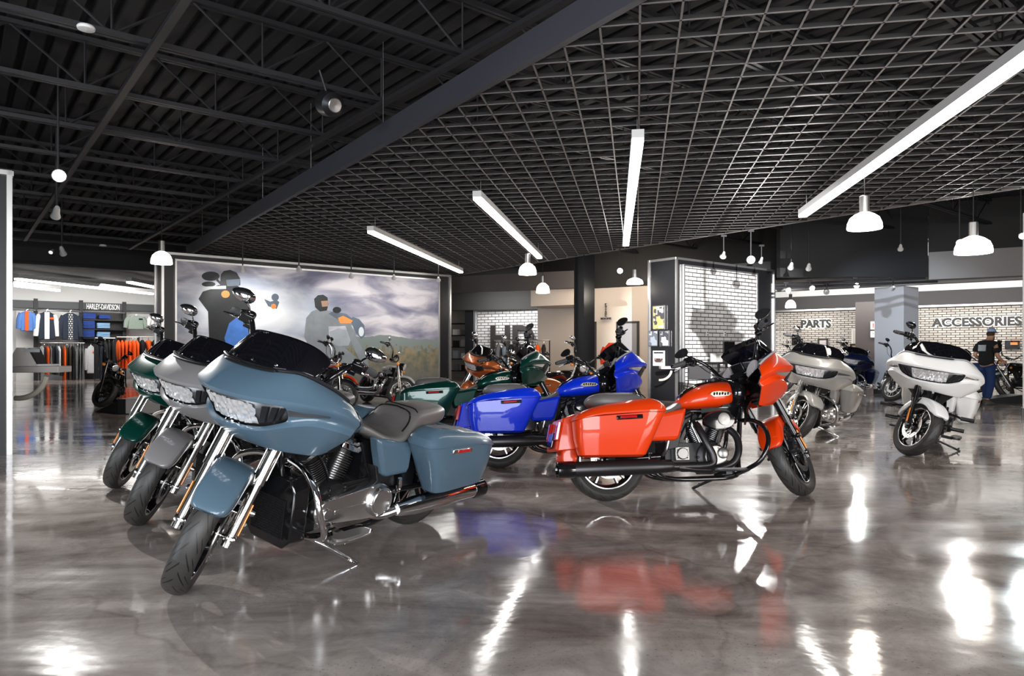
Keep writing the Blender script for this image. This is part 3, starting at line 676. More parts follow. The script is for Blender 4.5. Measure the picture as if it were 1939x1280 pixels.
def bike(tmpl, pos, heading, roles, label, group=None, lean=10, skip=(), single=False, opt=None, z=0.0, name='motorcycle'):
    root = empty(name, (pos[0], pos[1], z+ZOFF), (R(-lean), R(PITCH), R(heading)))
    tag(root, label, 'motorcycle', group)
    made = {}
    for d in tmpl:
        if d.get('opt') and d['opt'] != opt: continue
        if d['name'] in skip or (single and d.get('left')): continue
        par = made.get(d['parent'], root) if d['parent'] else root
        o = link(d['name'], d['me'], [roles[r] for r in d['roles']], par)
        if d['solid']: mod(o, 'SOLIDIFY', thickness=d['solid'], offset=-1)
        if d['sub']: mod(o, 'SUBSURF', levels=d['sub'], render_levels=d['sub'])
        if d['bevel']: bev(o, d['bevel'], 2)
        if d['label']: o['label'] = d['label']
        made[d['key']] = o
    return root
BASE = dict(wheel=BLACKG, lip=ALU, tyre=TYRE, disc=ALU, black=BLACKG, amber=AMBER, red=REDL, seat=SEATM, lens=LENS, bezel=BEZEL, smoke=SMOKE, glass=CHROME,
            screen=SCREEN, speaker=SPEAK, trimdark=BLACKM, grip=GRIPM, finblack=FINB, finedge=FINE, runner=BEZEL)
FORKC = mat('fork_chrome', (.50,.49,.475), .17, 1); COVERC = mat('polished_cover', (.80,.79,.78), .24, 1)
def chrome_set(pm, **k):
    d = dict(BASE, paint=pm, cover=COVERC, fork=FORKC, metal=CHROME, metal2=CHROME, bar=BLACKG, lever=CHROME, mirror=CHROME, trimgrey=BLACKM, badge=CHROME, latch=CHROME,
             enginecase=FINB, exh=CHROME, exh2=CHROME, guard=CHROME, bracket=CHROME); d.update(k); return d
def black_set(pm, **k):
    d = dict(BASE, paint=pm, cover=BLACKM, fork=BLACKG, metal=BLACKM, metal2=mat('graphite_metal', (.22,.215,.21), .3, .9), bar=BLACKG, lever=BLACKG, mirror=BLACKG, trimgrey=SPEAK, badge=DKBADGE, latch=BLACKG,
             enginecase=FINB, exh=EXH, exh2=EXH, guard=BLACKG, bracket=BLACKM, runner=CHROME); d.update(k); return d
P_BLUEGREY = paint('paint_slate_blue', (.078,.130,.178)); P_GREY = paint('paint_warm_grey', (.22,.21,.21)); P_GREEN = paint('paint_dark_green', (.002,.045,.033), .25, .25)
P_BLUE = paint('paint_royal_blue', (.0,.028,.62), .0, .4); P_ORANGE = paint('paint_orange', (.70,.042,.001), .0, .4); P_SILVER = paint('paint_sand_silver', (.46,.44,.41), .2)
P_WHITE = paint('paint_white', (.90,.89,.87)); P_COPPER = paint('paint_copper', (.42,.10,.02), .5, .3); P_NAVY = paint('paint_navy', (.008,.013,.05), .3); P_BROWN = paint('paint_brown', (.15,.05,.035), .4)
P_RED = paint('paint_dark_red', (.35,.03,.008), .4); P_BLACK = paint('paint_black', (.008,.008,.009)); P_ICE = paint('paint_ice_blue', (.35,.5,.55), .4)

def solve_pose(lean, rear=.33, rw=.09, front=.335, fw=.065):
    def lowest(q, rad, w, M, st):
        best = None
        for k in range(180):
            a = 2*PI*k/180
            for h in (-.8, -.5, -.25, 0, .25, .5, .8):
                hw = w; cr = rad-hw*.62; an = math.asin(h); r = cr+(rad-cr)*math.cos(an)
                p = Vector((r*math.cos(a), hw*h, r*math.sin(a)))+q
                if st: p = steer(p)
                p = M @ p
                if best is None or p.z < best.z: best = p
        return best
    pitch = .5
    for _ in range(12):
        M = Matrix.Rotation(R(pitch), 3, 'Y') @ Matrix.Rotation(R(-lean), 3, 'X')
        b0 = lowest(Vector((0,0,.33)), rear, rw, M, False); b1 = lowest(AX0, front, fw, M, True)
        pitch += math.degrees((b1.z-b0.z)/1.6)
    return pitch, -b0.z, b1
PITCH, ZOFF, FC = solve_pose(10)
def place(front, heading):
    h = R(heading); c, s_ = math.cos(h), math.sin(h)
    return (front[0]-(FC.x*c-FC.y*s_), front[1]-(FC.x*s_+FC.y*c))
RG = 'touring motorcycles parked across the showroom'
f1 = floorpt(345, 1120); 
bike(TP, place(f1, -122.6), -122.6, chrome_set(P_BLUEGREY), 'slate blue touring motorcycle with chrome fork, nearest of the left row', RG)
bike(TP, place(floorpt(266, 993), -122.6), -122.6, chrome_set(P_GREY), 'warm grey touring motorcycle parked between slate blue and dark green ones', RG)
bike(TP, place(floorpt(221, 924), -122.6), -122.6, chrome_set(P_GREEN), 'dark green touring motorcycle with chrome fork, farthest of the left row', RG)
HB = 8.5; SK = ('oil_cooler_shroud', 'grille'); r1 = (.77, 5.66)
bike(TP, r1, HB, black_set(P_ORANGE), 'bright orange touring motorcycle with black exhaust, seen from its right side', RG, skip=SK, single=True)
bike(TP, (r1[0]-.91, r1[1]+1.6), HB, black_set(P_BLUE), 'royal blue touring motorcycle parked just behind the orange one', RG, skip=SK, single=True)
bike(TP, (r1[0]-1.85, r1[1]+3.2), HB, black_set(P_GREEN), 'dark green touring motorcycle with black exhaust behind the royal blue one', RG, skip=SK, single=True)
bike(TP, place((3.80, 9.5), -126), -126, chrome_set(P_SILVER), 'sand silver touring motorcycle with chrome fork behind orange front wheel', RG)
bike(TP, place((4.60, 8.12), -128), -128, black_set(P_WHITE, lip=ALU, latch=BLACKG), 'white touring motorcycle with black trim parked at right', RG, skip=SK+('engine_guard',), single=True, opt='pegs')
# ------------------------------------------------------------------ room materials
def floor_mat():
    m = bpy.data.materials.new('polished_concrete'); m.use_nodes = True; nt = m.node_tree; N = nt.nodes; L = nt.links; b = N['Principled BSDF']
    tc = N.new('ShaderNodeTexCoord')
    def noise(sc, det, rough=.55, dist=0, vec=None):
        n = N.new('ShaderNodeTexNoise'); n.inputs['Scale'].default_value = sc; n.inputs['Detail'].default_value = det; n.inputs['Roughness'].default_value = rough; n.inputs['Distortion'].default_value = dist
        L.new(vec or tc.outputs['Object'], n.inputs['Vector']); return n.outputs['Fac']
    def ramp(f, a, c0, bb, c1):
        r = N.new('ShaderNodeValToRGB'); r.color_ramp.elements[0].position = a; r.color_ramp.elements[0].color = (*c0,1); r.color_ramp.elements[1].position = bb; r.color_ramp.elements[1].color = (*c1,1)
        L.new(f, r.inputs[0]); return r.outputs[0]
    def mix(t, a, bb, fac, val=None):
        x = N.new('ShaderNodeMix'); x.data_type = 'RGBA'; x.blend_type = t
        if val is not None: x.inputs[0].default_value = val
        else: L.new(fac, x.inputs[0])
        L.new(a, x.inputs[6]); L.new(bb, x.inputs[7]); return x.outputs[2]
    mp = N.new('ShaderNodeMapping'); mp.inputs['Rotation'].default_value = (0,0,.4); mp.inputs['Scale'].default_value = (.6,1.5,1); L.new(tc.outputs['Object'], mp.inputs[0])
    big = ramp(noise(.55, 6, .62, 1.4, mp.outputs[0]), .36, (.27,.215,.19), .68, (.76,.69,.64))
    med = ramp(noise(2.6, 10, .72, .8), .32, (.42,.40,.39), .66, (1,.98,.97))
    col = mix('MULTIPLY', big, med, None, .85)
    sp = ramp(noise(60, 4, .7), .30, (.25,.24,.24), .42, (1,1,1)); pt = ramp(noise(1.3, 4, .6), .45, (1,1,1), .6, (0,0,0))
    sp2 = N.new('ShaderNodeMix'); sp2.data_type = 'RGBA'; L.new(pt, sp2.inputs[0]); sp2.inputs[6].default_value = (1,1,1,1); L.new(sp, sp2.inputs[6]); sp2.inputs[7].default_value = (1,1,1,1)
    col = mix('MULTIPLY', col, sp2.outputs[2], None, .9)
    # hairline cracks and saw-cut joints
    vo = N.new('ShaderNodeTexVoronoi'); vo.feature = 'DISTANCE_TO_EDGE'; vo.inputs['Scale'].default_value = .16
    nv = N.new('ShaderNodeTexNoise'); nv.inputs['Scale'].default_value = 2.2; nv.inputs['Detail'].default_value = 6; L.new(tc.outputs['Object'], nv.inputs['Vector'])
    av = N.new('ShaderNodeMix'); av.data_type = 'RGBA'; av.blend_type = 'LINEAR_LIGHT'; av.inputs[0].default_value = .28; L.new(tc.outputs['Object'], av.inputs[6]); L.new(nv.outputs['Color'], av.inputs[7]); L.new(av.outputs[2], vo.inputs['Vector'])
    cr = ramp(vo.outputs['Distance'], .0, (.45,.42,.4), .0009, (1,1,1)); col = mix('MULTIPLY', col, cr, None, .4)
    L.new(col, b.inputs['Base Color'])
    rr = N.new('ShaderNodeMapRange'); rr.inputs[3].default_value = .045; rr.inputs[4].default_value = .19; L.new(noise(1.1, 6, .65, .6, mp.outputs[0]), rr.inputs[0]); rr.inputs[1].default_value = .35; rr.inputs[2].default_value = .7
    L.new(rr.outputs[0], b.inputs['Roughness']); b.inputs['Specular IOR Level'].default_value = .9
    bp = N.new('ShaderNodeBump'); bp.inputs['Strength'].default_value = .06; bp.inputs['Distance'].default_value = .02; L.new(noise(5, 3), bp.inputs['Height']); L.new(bp.outputs[0], b.inputs['Normal'])
    return m
def brick_mat(name, c1, c2, mortar, sx=1.0, w=.25, h=.083, ms=.010):
    m = bpy.data.materials.new(name); m.use_nodes = True; nt = m.node_tree; N = nt.nodes; L = nt.links; b = N['Principled BSDF']
    tc = N.new('ShaderNodeTexCoord'); mp = N.new('ShaderNodeMapping'); mp.inputs['Rotation'].default_value = (R(-90),0,0); L.new(tc.outputs['Object'], mp.inputs[0])
    br = N.new('ShaderNodeTexBrick'); br.inputs['Scale'].default_value = 1; br.inputs['Brick Width'].default_value = w; br.inputs['Row Height'].default_value = h; br.inputs['Mortar Size'].default_value = ms
    br.inputs['Mortar Smooth'].default_value = .1; br.inputs['Color1'].default_value = (*c1,1); br.inputs['Color2'].default_value = (*c2,1); br.inputs['Mortar'].default_value = (*mortar,1)
    L.new(mp.outputs[0], br.inputs['Vector']); L.new(br.outputs['Color'], b.inputs['Base Color']); b.inputs['Roughness'].default_value = .6
    bp = N.new('ShaderNodeBump'); bp.inputs['Strength'].default_value = .5; bp.inputs['Distance'].default_value = .01; bp.invert = True; L.new(br.outputs['Fac'], bp.inputs['Height']); L.new(bp.outputs[0], b.inputs['Normal'])
    return m
BRICK = brick_mat('white_brick', (.74,.72,.70), (.62,.60,.58), (.03,.03,.03), w=.32, h=.098, ms=.011)
BRICK2 = brick_mat('cream_brick', (.66,.61,.55), (.52,.47,.42), (.05,.045,.04), w=.30, h=.092, ms=.014)
DECK = mat('deck_black', (.014,.0135,.015), .7, bump=.1)
STEELB = mat('steel_black', (.018,.0175,.02), .55)
BEAMM = mat('beam_charcoal', (.04,.04,.05), .55)
GRIDM = mat('grid_blade', (.17,.152,.145), .6)
WALLD = mat('wall_charcoal', (.022,.021,.021), .7)
WALLW = mat('wall_white', (.72,.71,.69), .6)
WALLB = mat('wall_beige', (.62,.54,.47), .6)
PANELB = mat('panel_black', (.012,.012,.014), .35)
TRIMS = mat('trim_silver', (.72,.71,.70), .28, .9)
LAMPW = mat('lamp_diffuser', (1,1,1), .5, emit=(1.0,.97,.93), es=9)
LAMPG = mat('lamp_glass', (1,1,1), .5, emit=(1.0,.90,.78), es=4.5)
SPOTE = mat('spot_lamp', (1,1,1), .5, emit=(1.0,.98,.95), es=40)
LAMPB = mat('lamp_body', (.62,.61,.6), .4)
WHITEM = mat('white_enamel', (.75,.75,.74), .4)

def boxobj(name, c, d, m, rz=0, parent=None, bevel=0, kind=None, local=False):
    b = MB(); b.box((0,0,0), d); o = link(name, b.mesh(name), m, parent, c, (0,0,rz))
    if bevel: bev(o, bevel)
    if kind: o['kind'] = kind
    return o
def wall(name, p0, p1, z0, z1, t, m, kind='structure', parent=None):
    p0 = Vector((p0[0], p0[1], 0)); p1 = Vector((p1[0], p1[1], 0)); d = p1-p0; a = math.atan2(d.y, d.x)
    b = MB(); b.box((d.length/2, t/2, (z1-z0)/2), (d.length, t, z1-z0)); o = link(name, b.mesh(name), m, parent, (p0.x, p0.y, z0), (0,0,a))
    if kind: o['kind'] = kind
    return o
def uv(u, v, z=0): p = U*u+V*v; return Vector((p.x, p.y, z))
def uvof(p): p = Vector((p[0], p[1], 0)); return p.dot(U), p.dot(V)

# ------------------------------------------------------------------ floor, roof deck, outer walls
b = MB(); b.box((0,0,-.05), (74,60,.1)); o = link('floor', b.mesh('floor'), floor_mat(), None, (3, 21, 0)); o['kind'] = 'structure'
dk = MB(); n = 190; pts = []
for i in range(n):
    u0 = -22+i*.25
    pts += [(u0,5.0),(u0+.14,5.0),(u0+.17,5.075),(u0+.22,5.075)]
dk.rings([[uv(u,-14+2*q,z) for u,z in pts] for q in range(30)], False, False)
dk.rings([[uv(-22+4*k,-14+4*q,5.17) for k in range(13)] for q in range(15)], False, False)
o = link('ceiling', dk.mesh('ceiling', 10), DECK); o['kind'] = 'structure'
# open web roof joists
def joist(u0, u1, v, z0=4.38, z1=4.95):
    t = empty('roof_joist', uv(u0, v, z0), (0,0,ANG)); L_ = u1-u0
    tag(t, 'black open web steel roof joist under the corrugated deck', 'roof joist', 'open web roof joists')
    for nm, z in (('bottom_chord', 0), ('top_chord', z1-z0)):
        b = MB()
        for y in (-.035, .035):
            for q in range(int(L_/2)): b.box((1+2*q, y, z), (2.0, .045, .05))
        link(nm, b.mesh(nm), STEELB, t)
    b = MB(); k = int(L_/1.5); h = z1-z0
    for i in range(k):
        x = i*1.5
        b.tube([(x,0,h),(x+.75,0,0)], .016, 5, 0); b.tube([(x+.75,0,0),(x+1.5,0,h)], .016, 5, 0); b.tube([(x+.75,0,0),(x+.75,0,h)], .013, 5, 0)
    link('web', b.mesh('web'), STEELB, t)
for i in range(13):
    v = 2.55+i*1.8; joist(-10, 26, v)
for i, (u, w, zz) in enumerate(((-1.2,.07,4.30),(1.6,.05,4.30),(4.2,.05,4.30),(-4.5,.06,4.30))):
    b = MB(); b.box((0,0,0), (w*1.6, 22.5, w)); o = link('bridging_channel', b.mesh('bridging_channel'), STEELB, None, uv(u, 12.5, zz), (0,0,ANG)); tag(o, 'steel channel running across the undersides of the roof joists', 'steel channel', 'channels across the joists')

# suspended open-cell grid ceiling with a deep edge beam
GZ = 3.72
gA = Vector((.945,4.99)); gdir = Vector((-.575,.818)).normalized()
A0 = gA-gdir*9.0; A1 = Vector((-8.42,18.3)); B1 = Vector((-2.15,23.7)); B0 = Vector((1.62,18.7))
e2 = (Vector((7.86,10.75))-B0).normalized(); C0 = B0+e2*26
gridpoly = [A0, A1, B1, B0, C0, Vector((C0.x-3, C0.y-8))]
GD = Vector((math.sin(R(10.1)), math.cos(R(10.1)))); GP = Vector((GD.y, -GD.x))
def clip(c, d):
    # intersect an infinite line with the polygon
    ts = []
    for i in range(len(gridpoly)):
        a = gridpoly[i]; bb = gridpoly[(i+1)%len(gridpoly)]; e = bb-a; den = d.x*e.y-d.y*e.x
        if abs(den) < 1e-9: continue
        w = a-c; t = (w.x*e.y-w.y*e.x)/den; s_ = (w.x*d.y-w.y*d.x)/den
        if 0 <= s_ <= 1: ts.append(t)
    return sorted(ts)
gb = MB(); SPC = .305
L0 = Vector((241.9/585.9*2.5, 1325*2.5/585.9))
for fam, (d, q) in enumerate(((GD, GP), (GP, GD))):
    rot = Matrix.Rotation(math.atan2(d.y, d.x), 3, 'Z')
    for k in range(-90, 91):
        c = L0+q*(k*SPC); ts = clip(c, d)
        for a, bb in zip(ts[::2], ts[1::2]):
            ns = max(1, int((bb-a)/1.2)); st = (bb-a)/ns
            for q_ in range(ns):
                m = c+d*(a+st*(q_+.5)); gb.box((m.x, m.y, GZ+.022), (st, .008, .036), rot); gb.box((m.x, m.y, GZ+.002), (st, .017, .004), rot, 1)
og = link('ceiling_grid', gb.mesh('ceiling_grid'), [mat('grid_side', (.015,.014,.014), .7), GRIDM]); tag(og, 'dark square open-cell grid ceiling hung over the middle of the showroom', 'grid ceiling', kind='structure')
def beam(name, p, q, z0, z1, t, m, parent=None):
    d = q-p; b = MB(); b.box(((p.x+q.x)/2, (p.y+q.y)/2, (z0+z1)/2), (d.length, t, z1-z0), Matrix.Rotation(math.atan2(d.y,d.x),3,'Z')); return link(name, b.mesh(name), m, parent)
nrm = Vector((-gdir.y, gdir.x))
beam('edge_beam', A0+nrm*.03, A1+gdir*.2+nrm*.03, GZ-.01, GZ+.25, .07, BEAMM, og)
for p, q in ((A1, B1), (B1, B0), (B0, C0)): beam('edge_trim', p, q, GZ-.005, GZ+.05, .02, GRIDM, og)
# hanger wires
for k in range(5):
    p = A1-gdir*(1.5+2.6*k); b = MB(); b.tube([(p.x, p.y, GZ+.2),(p.x, p.y, 5.0)], .003, 4, 0); o = link('hanger_wire', b.mesh('hanger_wire'), TRIMS); tag(o, 'thin wire holding up the edge beam of the grid ceiling', 'wire', 'hanger wires along the edge beam')

# linear lights
def linear(name, near, far, z, w, h, label, group, mt=LAMPW):
    p = Vector((near[0], near[1])); q = Vector((far[0], far[1])); d = q-p; a = math.atan2(d.y, d.x); L_ = d.length
    t = empty(name, (p.x, p.y, z), (0,0,a)); tag(t, label, 'linear light', group)
    b = MB(); b.box((L_/2, 0, h*.66), (L_, w, h*.68)); link('housing', b.mesh('housing'), LAMPB, t)
    b = MB(); b.box((L_/2, 0, h*.16), (L_-.03, w*.94, h*.32)); link('diffuser', b.mesh('diffuser'), mt, t)
    for x in (.25, L_-.25):
        b = MB(); b.tube([(x,0,h),(x,0,GZ-z+.1)], .004, 5, 0); link('suspension_wire', b.mesh('suspension_wire'), TRIMS, t)
    return t
LZ = 3.42
def barpts(pxf, pyf, pxn, pyn):
    f = (LZ-CH)*FPX/(HY-pyf); n_ = (LZ-CH)*FPX/(HY-pyn); return ((pxn-CX)/FPX*n_, n_), ((pxf-CX)/FPX*f, f)
for (pf, pn, lb) in (((873,517),(701,441),'long suspended linear light nearest the mural, leftmost of four'), ((1022,490),(903,378),'long suspended linear light between the mural light and the centre one'), ((1185,466),(1208,268),'long suspended linear light in the centre, pointing at the camera'), ((1519,412),(2010,68),'long suspended linear light at the upper right, the nearest one')):
    n_, f_ = barpts(*pf, *pn); linear('linear_light', n_, f_, LZ, .13, .13, lb, 'linear lights under the grid')

# ------------------------------------------------------------------ framed display walls
def display_wall(name, p0, p1, H, depth, inner, label, back=1.0):
    # black wall with silver outer edge, an inner silver frame and an inset field; local x along the face, y going back
    p0 = Vector((p0[0], p0[1], 0)); p1 = Vector((p1[0], p1[1], 0)); d = p1-p0; W_ = d.length
    t = empty(name, p0, (0,0,math.atan2(d.y, d.x))); tag(t, label, 'display wall')
    b = MB(); b.box((W_/2, depth/2+.02, H/2), (W_, depth, H)); link('core', b.mesh('core'), PANELB, t)
    b = MB(); e = .055
    b.box((e/2, .0, H/2), (e, .05, H)); b.box((W_-e/2, .0, H/2), (e, .05, H)); b.box((W_/2, .0, H-e/2), (W_, .05, e))
    b.box((0, depth/2, H-e/2), (.03, depth, e)); b.box((0, depth, H/2), (.05, e, H)); b.box((W_, depth/2, H-e/2), (.03, depth, e))
    link('outer_trim', b.mesh('outer_trim'), TRIMS, t)
    if inner:
        x0, x1, z1, m = inner; b = MB(); f = .04
        b.box((x0-f/2, -.02, z1/2), (f, .06, z1+f)); b.box((x1+f/2, -.02, z1/2), (f, .06, z1+f)); b.box(((x0+x1)/2, -.02, z1+f/2), (x1-x0+2*f, .06, f)); link('inner_frame', b.mesh('inner_frame'), TRIMS, t)
        b = MB(); b.box(((x0+x1)/2, 0, z1/2), (x1-x0, .03, z1)); t['_f'] = 1; o = link('print_panel' if m is not BRICK else 'brick_panel', b.mesh('panel'), m, t); del t['_f']
    return t

# mural
def mural_mat():
    m = bpy.data.materials.new('mural_print'); m.use_nodes = True; nt = m.node_tree; N = nt.nodes; L = nt.links; b = N['Principled BSDF']; b.inputs['Roughness'].default_value = .45
    tc = N.new('ShaderNodeTexCoord'); sp = N.new('ShaderNodeSeparateXYZ'); L.new(tc.outputs['Object'], sp.inputs[0])
    def M(op, a, v=None, c=None):
        n = N.new('ShaderNodeMath'); n.operation = op; L.new(a, n.inputs[0])
        if c is not None: L.new(c, n.inputs[1])
        elif v is not None: n.inputs[1].default_value = v
        return n.outputs[0]
    def noise(sc, det, vec, dist=0):
        n = N.new('ShaderNodeTexNoise'); n.inputs['Scale'].default_value = sc; n.inputs['Detail'].default_value = det; n.inputs['Distortion'].default_value = dist; L.new(vec, n.inputs['Vector']); return n.outputs['Fac']
    def ramp(f, *st):
        r = N.new('ShaderNodeValToRGB'); e = r.color_ramp.elements; e[0].position, e[0].color = st[0][0], (*st[0][1],1); e[1].position, e[1].color = st[1][0], (*st[1][1],1)
        for p_, c in st[2:]: q = e.new(p_); q.color = (*c,1)
        L.new(f, r.inputs[0]); return r.outputs[0]
    def mix(t, a, bb, fac, val=None):
        x = N.new('ShaderNodeMix'); x.data_type = 'RGBA'; x.blend_type = t
        if val is not None: x.inputs[0].default_value = val
        else: L.new(fac, x.inputs[0])
        L.new(a, x.inputs[6]); L.new(bb, x.inputs[7]); return x.outputs[2]
    mp = N.new('ShaderNodeMapping'); mp.inputs['Scale'].default_value = (.42,1,1.25); mp.inputs['Rotation'].default_value = (0,.15,0); L.new(tc.outputs['Object'], mp.inputs[0])
    cl = noise(1.7, 9, mp.outputs[0], .5)
    cloud = ramp(cl, (.36,(.12,.12,.18)), (.62,(.55,.52,.54)), (.48,(.26,.25,.31)))
    # printed sun glow of the picture
    dx = M('SUBTRACT', sp.outputs[0], 2.1); dz = M('SUBTRACT', sp.outputs[2], 2.15)
    dd = M('ADD', M('MULTIPLY', M('MULTIPLY', dx, c=dx), .16), c=M('MULTIPLY', dz, c=dz)); dist = M('SQRT', dd)
    glow = ramp(dist, (0.15,(1,1,1)), (1.15,(0,0,0)), (.6,(.42,.42,.42))); blue = ramp(dist, (.2,(1,1,1)), (1.0,(.42,.60,.80)))
    c1 = mix('MIX', cloud, blue, glow)
    # hills and autumn trees
    tr = noise(7, 8, tc.outputs['Object']); hills = M('ADD', noise(.8, 5, tc.outputs['Object']), -.5)
    hz = M('SUBTRACT', sp.outputs[2], c=M('ADD', M('MULTIPLY', hills, .5), 1.60)); hm = M('LESS_THAN', hz, 0.0)
    hcol = ramp(sp.outputs[2], (0,(.07,.09,.075)), (1.0,(.17,.2,.19)))
    tz = M('SUBTRACT', sp.outputs[2], c=M('ADD', M('MULTIPLY', M('ADD', tr, -.5), .9), 1.28)); tm = M('LESS_THAN', tz, 0.0)
    tcol = ramp(noise(4.5, 8, tc.outputs['Object']), (.38,(.06,.065,.03)), (.64,(.30,.19,.07))); tcol = mix('MIX', tcol, hcol, None, .35)
    low = M('GREATER_THAN', sp.outputs[0], 4.1)
    c2 = mix('MIX', c1, hcol, M('MULTIPLY', hm, c=low)); c3 = mix('MIX', c2, tcol, M('MULTIPLY', tm, c=low))
    fog = ramp(sp.outputs[2], (.2,(1,1,1)), (1.1,(0,0,0))); gcol = N.new('ShaderNodeRGB'); gcol.outputs[0].default_value = (.13,.14,.14,1)
    c4 = mix('MIX', c3, gcol.outputs[0], fog)
    L.new(c4, b.inputs['Base Color']); return m
mur = display_wall('mural_wall', (-7.95,15.86), (-1.82,20.86), 3.47, .55, (.32, 7.45, 3.28, mural_mat()), 'tall black wall framed in silver with a printed sky mural of riders')
mI = mur.matrix_basis.inverted() if False else None
bpy.context.view_layer.update(); mI = mur.matrix_world.inverted()
def on_mural(px, py, off=-.020):
    # point of the mural plane seen at that place
    o_ = mI @ Vector((0,0,CH)); d_ = mI.to_3x3() @ Vector(((px-CX)/FPX, 1, (HY-py)/FPX)); t = (off-o_.y)/d_.y; p = o_+d_*t; return (p.x, p.z)
def decal(name, polys, parent, label=None):
    b = MB(); mats = []
    for k, (pts, m, lay) in enumerate(polys):
        if m not in mats: mats.append(m)
        P = [on_mural(*p) for p in pts]; y = -.0175-.0012*lay; b.rings([[(x, y, z) for x, z in P], [(x, -.015, z) for x, z in P]], True, True, mats.index(m))
    o = link(name, b.mesh(name, 20), mats, parent)
    if label: o['label'] = label
    return o
mp_panel = [c for c in mur.children if c.name.startswith('print_panel')][0]
D1 = mat('print_dark', (.009,.011,.014), .5, var=.5, bs=4); D2 = mat('print_slate', (.10,.13,.17), .5, var=.4, bs=3); D3 = mat('print_steel', (.30,.33,.36), .5, var=.3, bs=3); D4 = mat('print_haze', (.20,.22,.24), .5, var=.35, bs=3)
D5 = mat('print_blue', (.05,.17,.52), .5, var=.4, bs=5); D6 = mat('print_orange', (.85,.26,.06), .5); D7 = mat('print_light', (.62,.66,.68), .5); D8 = mat('print_brown', (.34,.2,.13), .5)
def ell(cx, cy, rx, ry, n=18, a0=0): return [(cx+rx*math.cos(2*PI*k/n), cy+ry*math.sin(2*PI*k/n)) for k in range(n)]
decal('printed_rider', [
 ([(398,548),(412,540),(440,536),(462,548),(470,572),(474,610),(470,660),(440,690),(398,690),(396,640),(394,590),(382,574),(376,566),(384,552)], D1, 1),
 ([(418,520),(424,513),(436,511),(448,516),(455,528),(455,540),(440,546),(424,544),(417,534)], D1, 2),
 ([(428,530),(455,528),(453,541),(430,542)], D2, 3),
 (ell(399,523,17,9), D1, 4), ([(412,528),(424,540),(420,542),(409,531)], D1, 3),
 (ell(395,538,13,5), D1, 3), ([(383,543),(428,541),(428,547),(384,548)], D7, 4), (ell(427,557,8,7), D6, 5),
 ([(425,640),(434,612),(448,601),(466,600),(472,640),(466,660),(430,660)], D5, 3),
 ([(500,566),(512,571),(524,568),(529,572),(524,585),(508,580)], D2, 2), (ell(521,563,7,7), D2, 3), (ell(518,580,5,5), D6, 4)], mp_panel, 'printed rider on a motorcycle seen from behind')
decal('printed_rider', [
 ([(580,602),(590,590),(600,586),(622,588),(640,594),(668,604),(668,616),(640,618),(622,618),(624,650),(628,690),(606,694),(590,690),(582,650),(576,638),(578,620)], D4, 1),
 ([(595,566),(602,559),(612,558),(620,563),(622,576),(619,588),(606,590),(597,582)], D1, 2), ([(608,570),(622,569),(621,580),(610,581)], D8, 3),
 ([(622,594),(630,590),(655,594),(668,604),(658,610),(640,605)], D2, 3), (ell(638,587,8,6), D1, 4),
 ([(640,602),(650,598),(668,607),(664,612),(644,612)], D6, 4),
 ([(663,606),(668,600),(680,604),(690,616),(691,636),(684,642),(674,630)], D2, 3), (ell(684,628,5,9), D7, 5),
 ([(624,628),(640,622),(660,626),(666,640),(660,654),(640,656),(626,648)], D3, 2),
 ([(650,604),(660,606),(676,640),(696,680),(700,700),(690,700),(668,656)], D4, 3), ([(606,650),(650,656),(690,690),(690,710),(606,710)], D4, 2)], mp_panel, 'printed rider in a dark helmet with motorcycle heading right')

# box column with black side (posters) and brick face
boxw = display_wall('brick_display_wall', (3.93,16.80), (7.32,19.50), 3.47, .82, (.30, 3.40, 3.27, BRICK), 'free-standing black wall with a white brick field and silver trim')
left = display_wall('display_wall_end', (-10.6,4.42), (-5.90,8.26), 3.34, .22, (.3, 4.45, 3.0, mat('panel_cream', (.80,.76,.68), .5)), 'black display wall with silver edge cut by the left border')

# column
b = MB(); b.box((0,0,1.9), (.22,.46,3.8)); 
for y in (-.22,.22): b.box((0,y,1.9), (.34,.03,3.8))
o = link('steel_column', b.mesh('steel_column'), mat('column_black', (.014,.014,.016), .3), None, (1.92, 18.6, 0), (0,0,.5)); tag(o, 'black steel column left of the fitting rooms', 'column')

# ------------------------------------------------------------------ rear rooms
# left apparel wall
LW0 = Vector((-24.6,25.3)); LW1 = Vector((-13.2,34.3)); o = wall('wall_apparel', LW0, LW1, 0, 4.05, .2, WALLW)
o = wall('wall_upper_left', LW0+Vector((.0,0)), LW1, 4.05, 6, .3, WALLD)
fa = wall('trim_1', (-19.5,18.5), (-9.0,27.1), 3.95, 5.2, .2, WALLD)
b = MB(); SB = [Vector((-19.5,18.5)), Vector((-9.0,27.1)), LW1, LW0]
b.rings([[(p.x,p.y,4.02) for p in SB],[(p.x,p.y,4.06) for p in SB]], True, True); o = link('ceiling_2', b.mesh('ceiling_2'), WALLD); o['kind'] = 'structure'
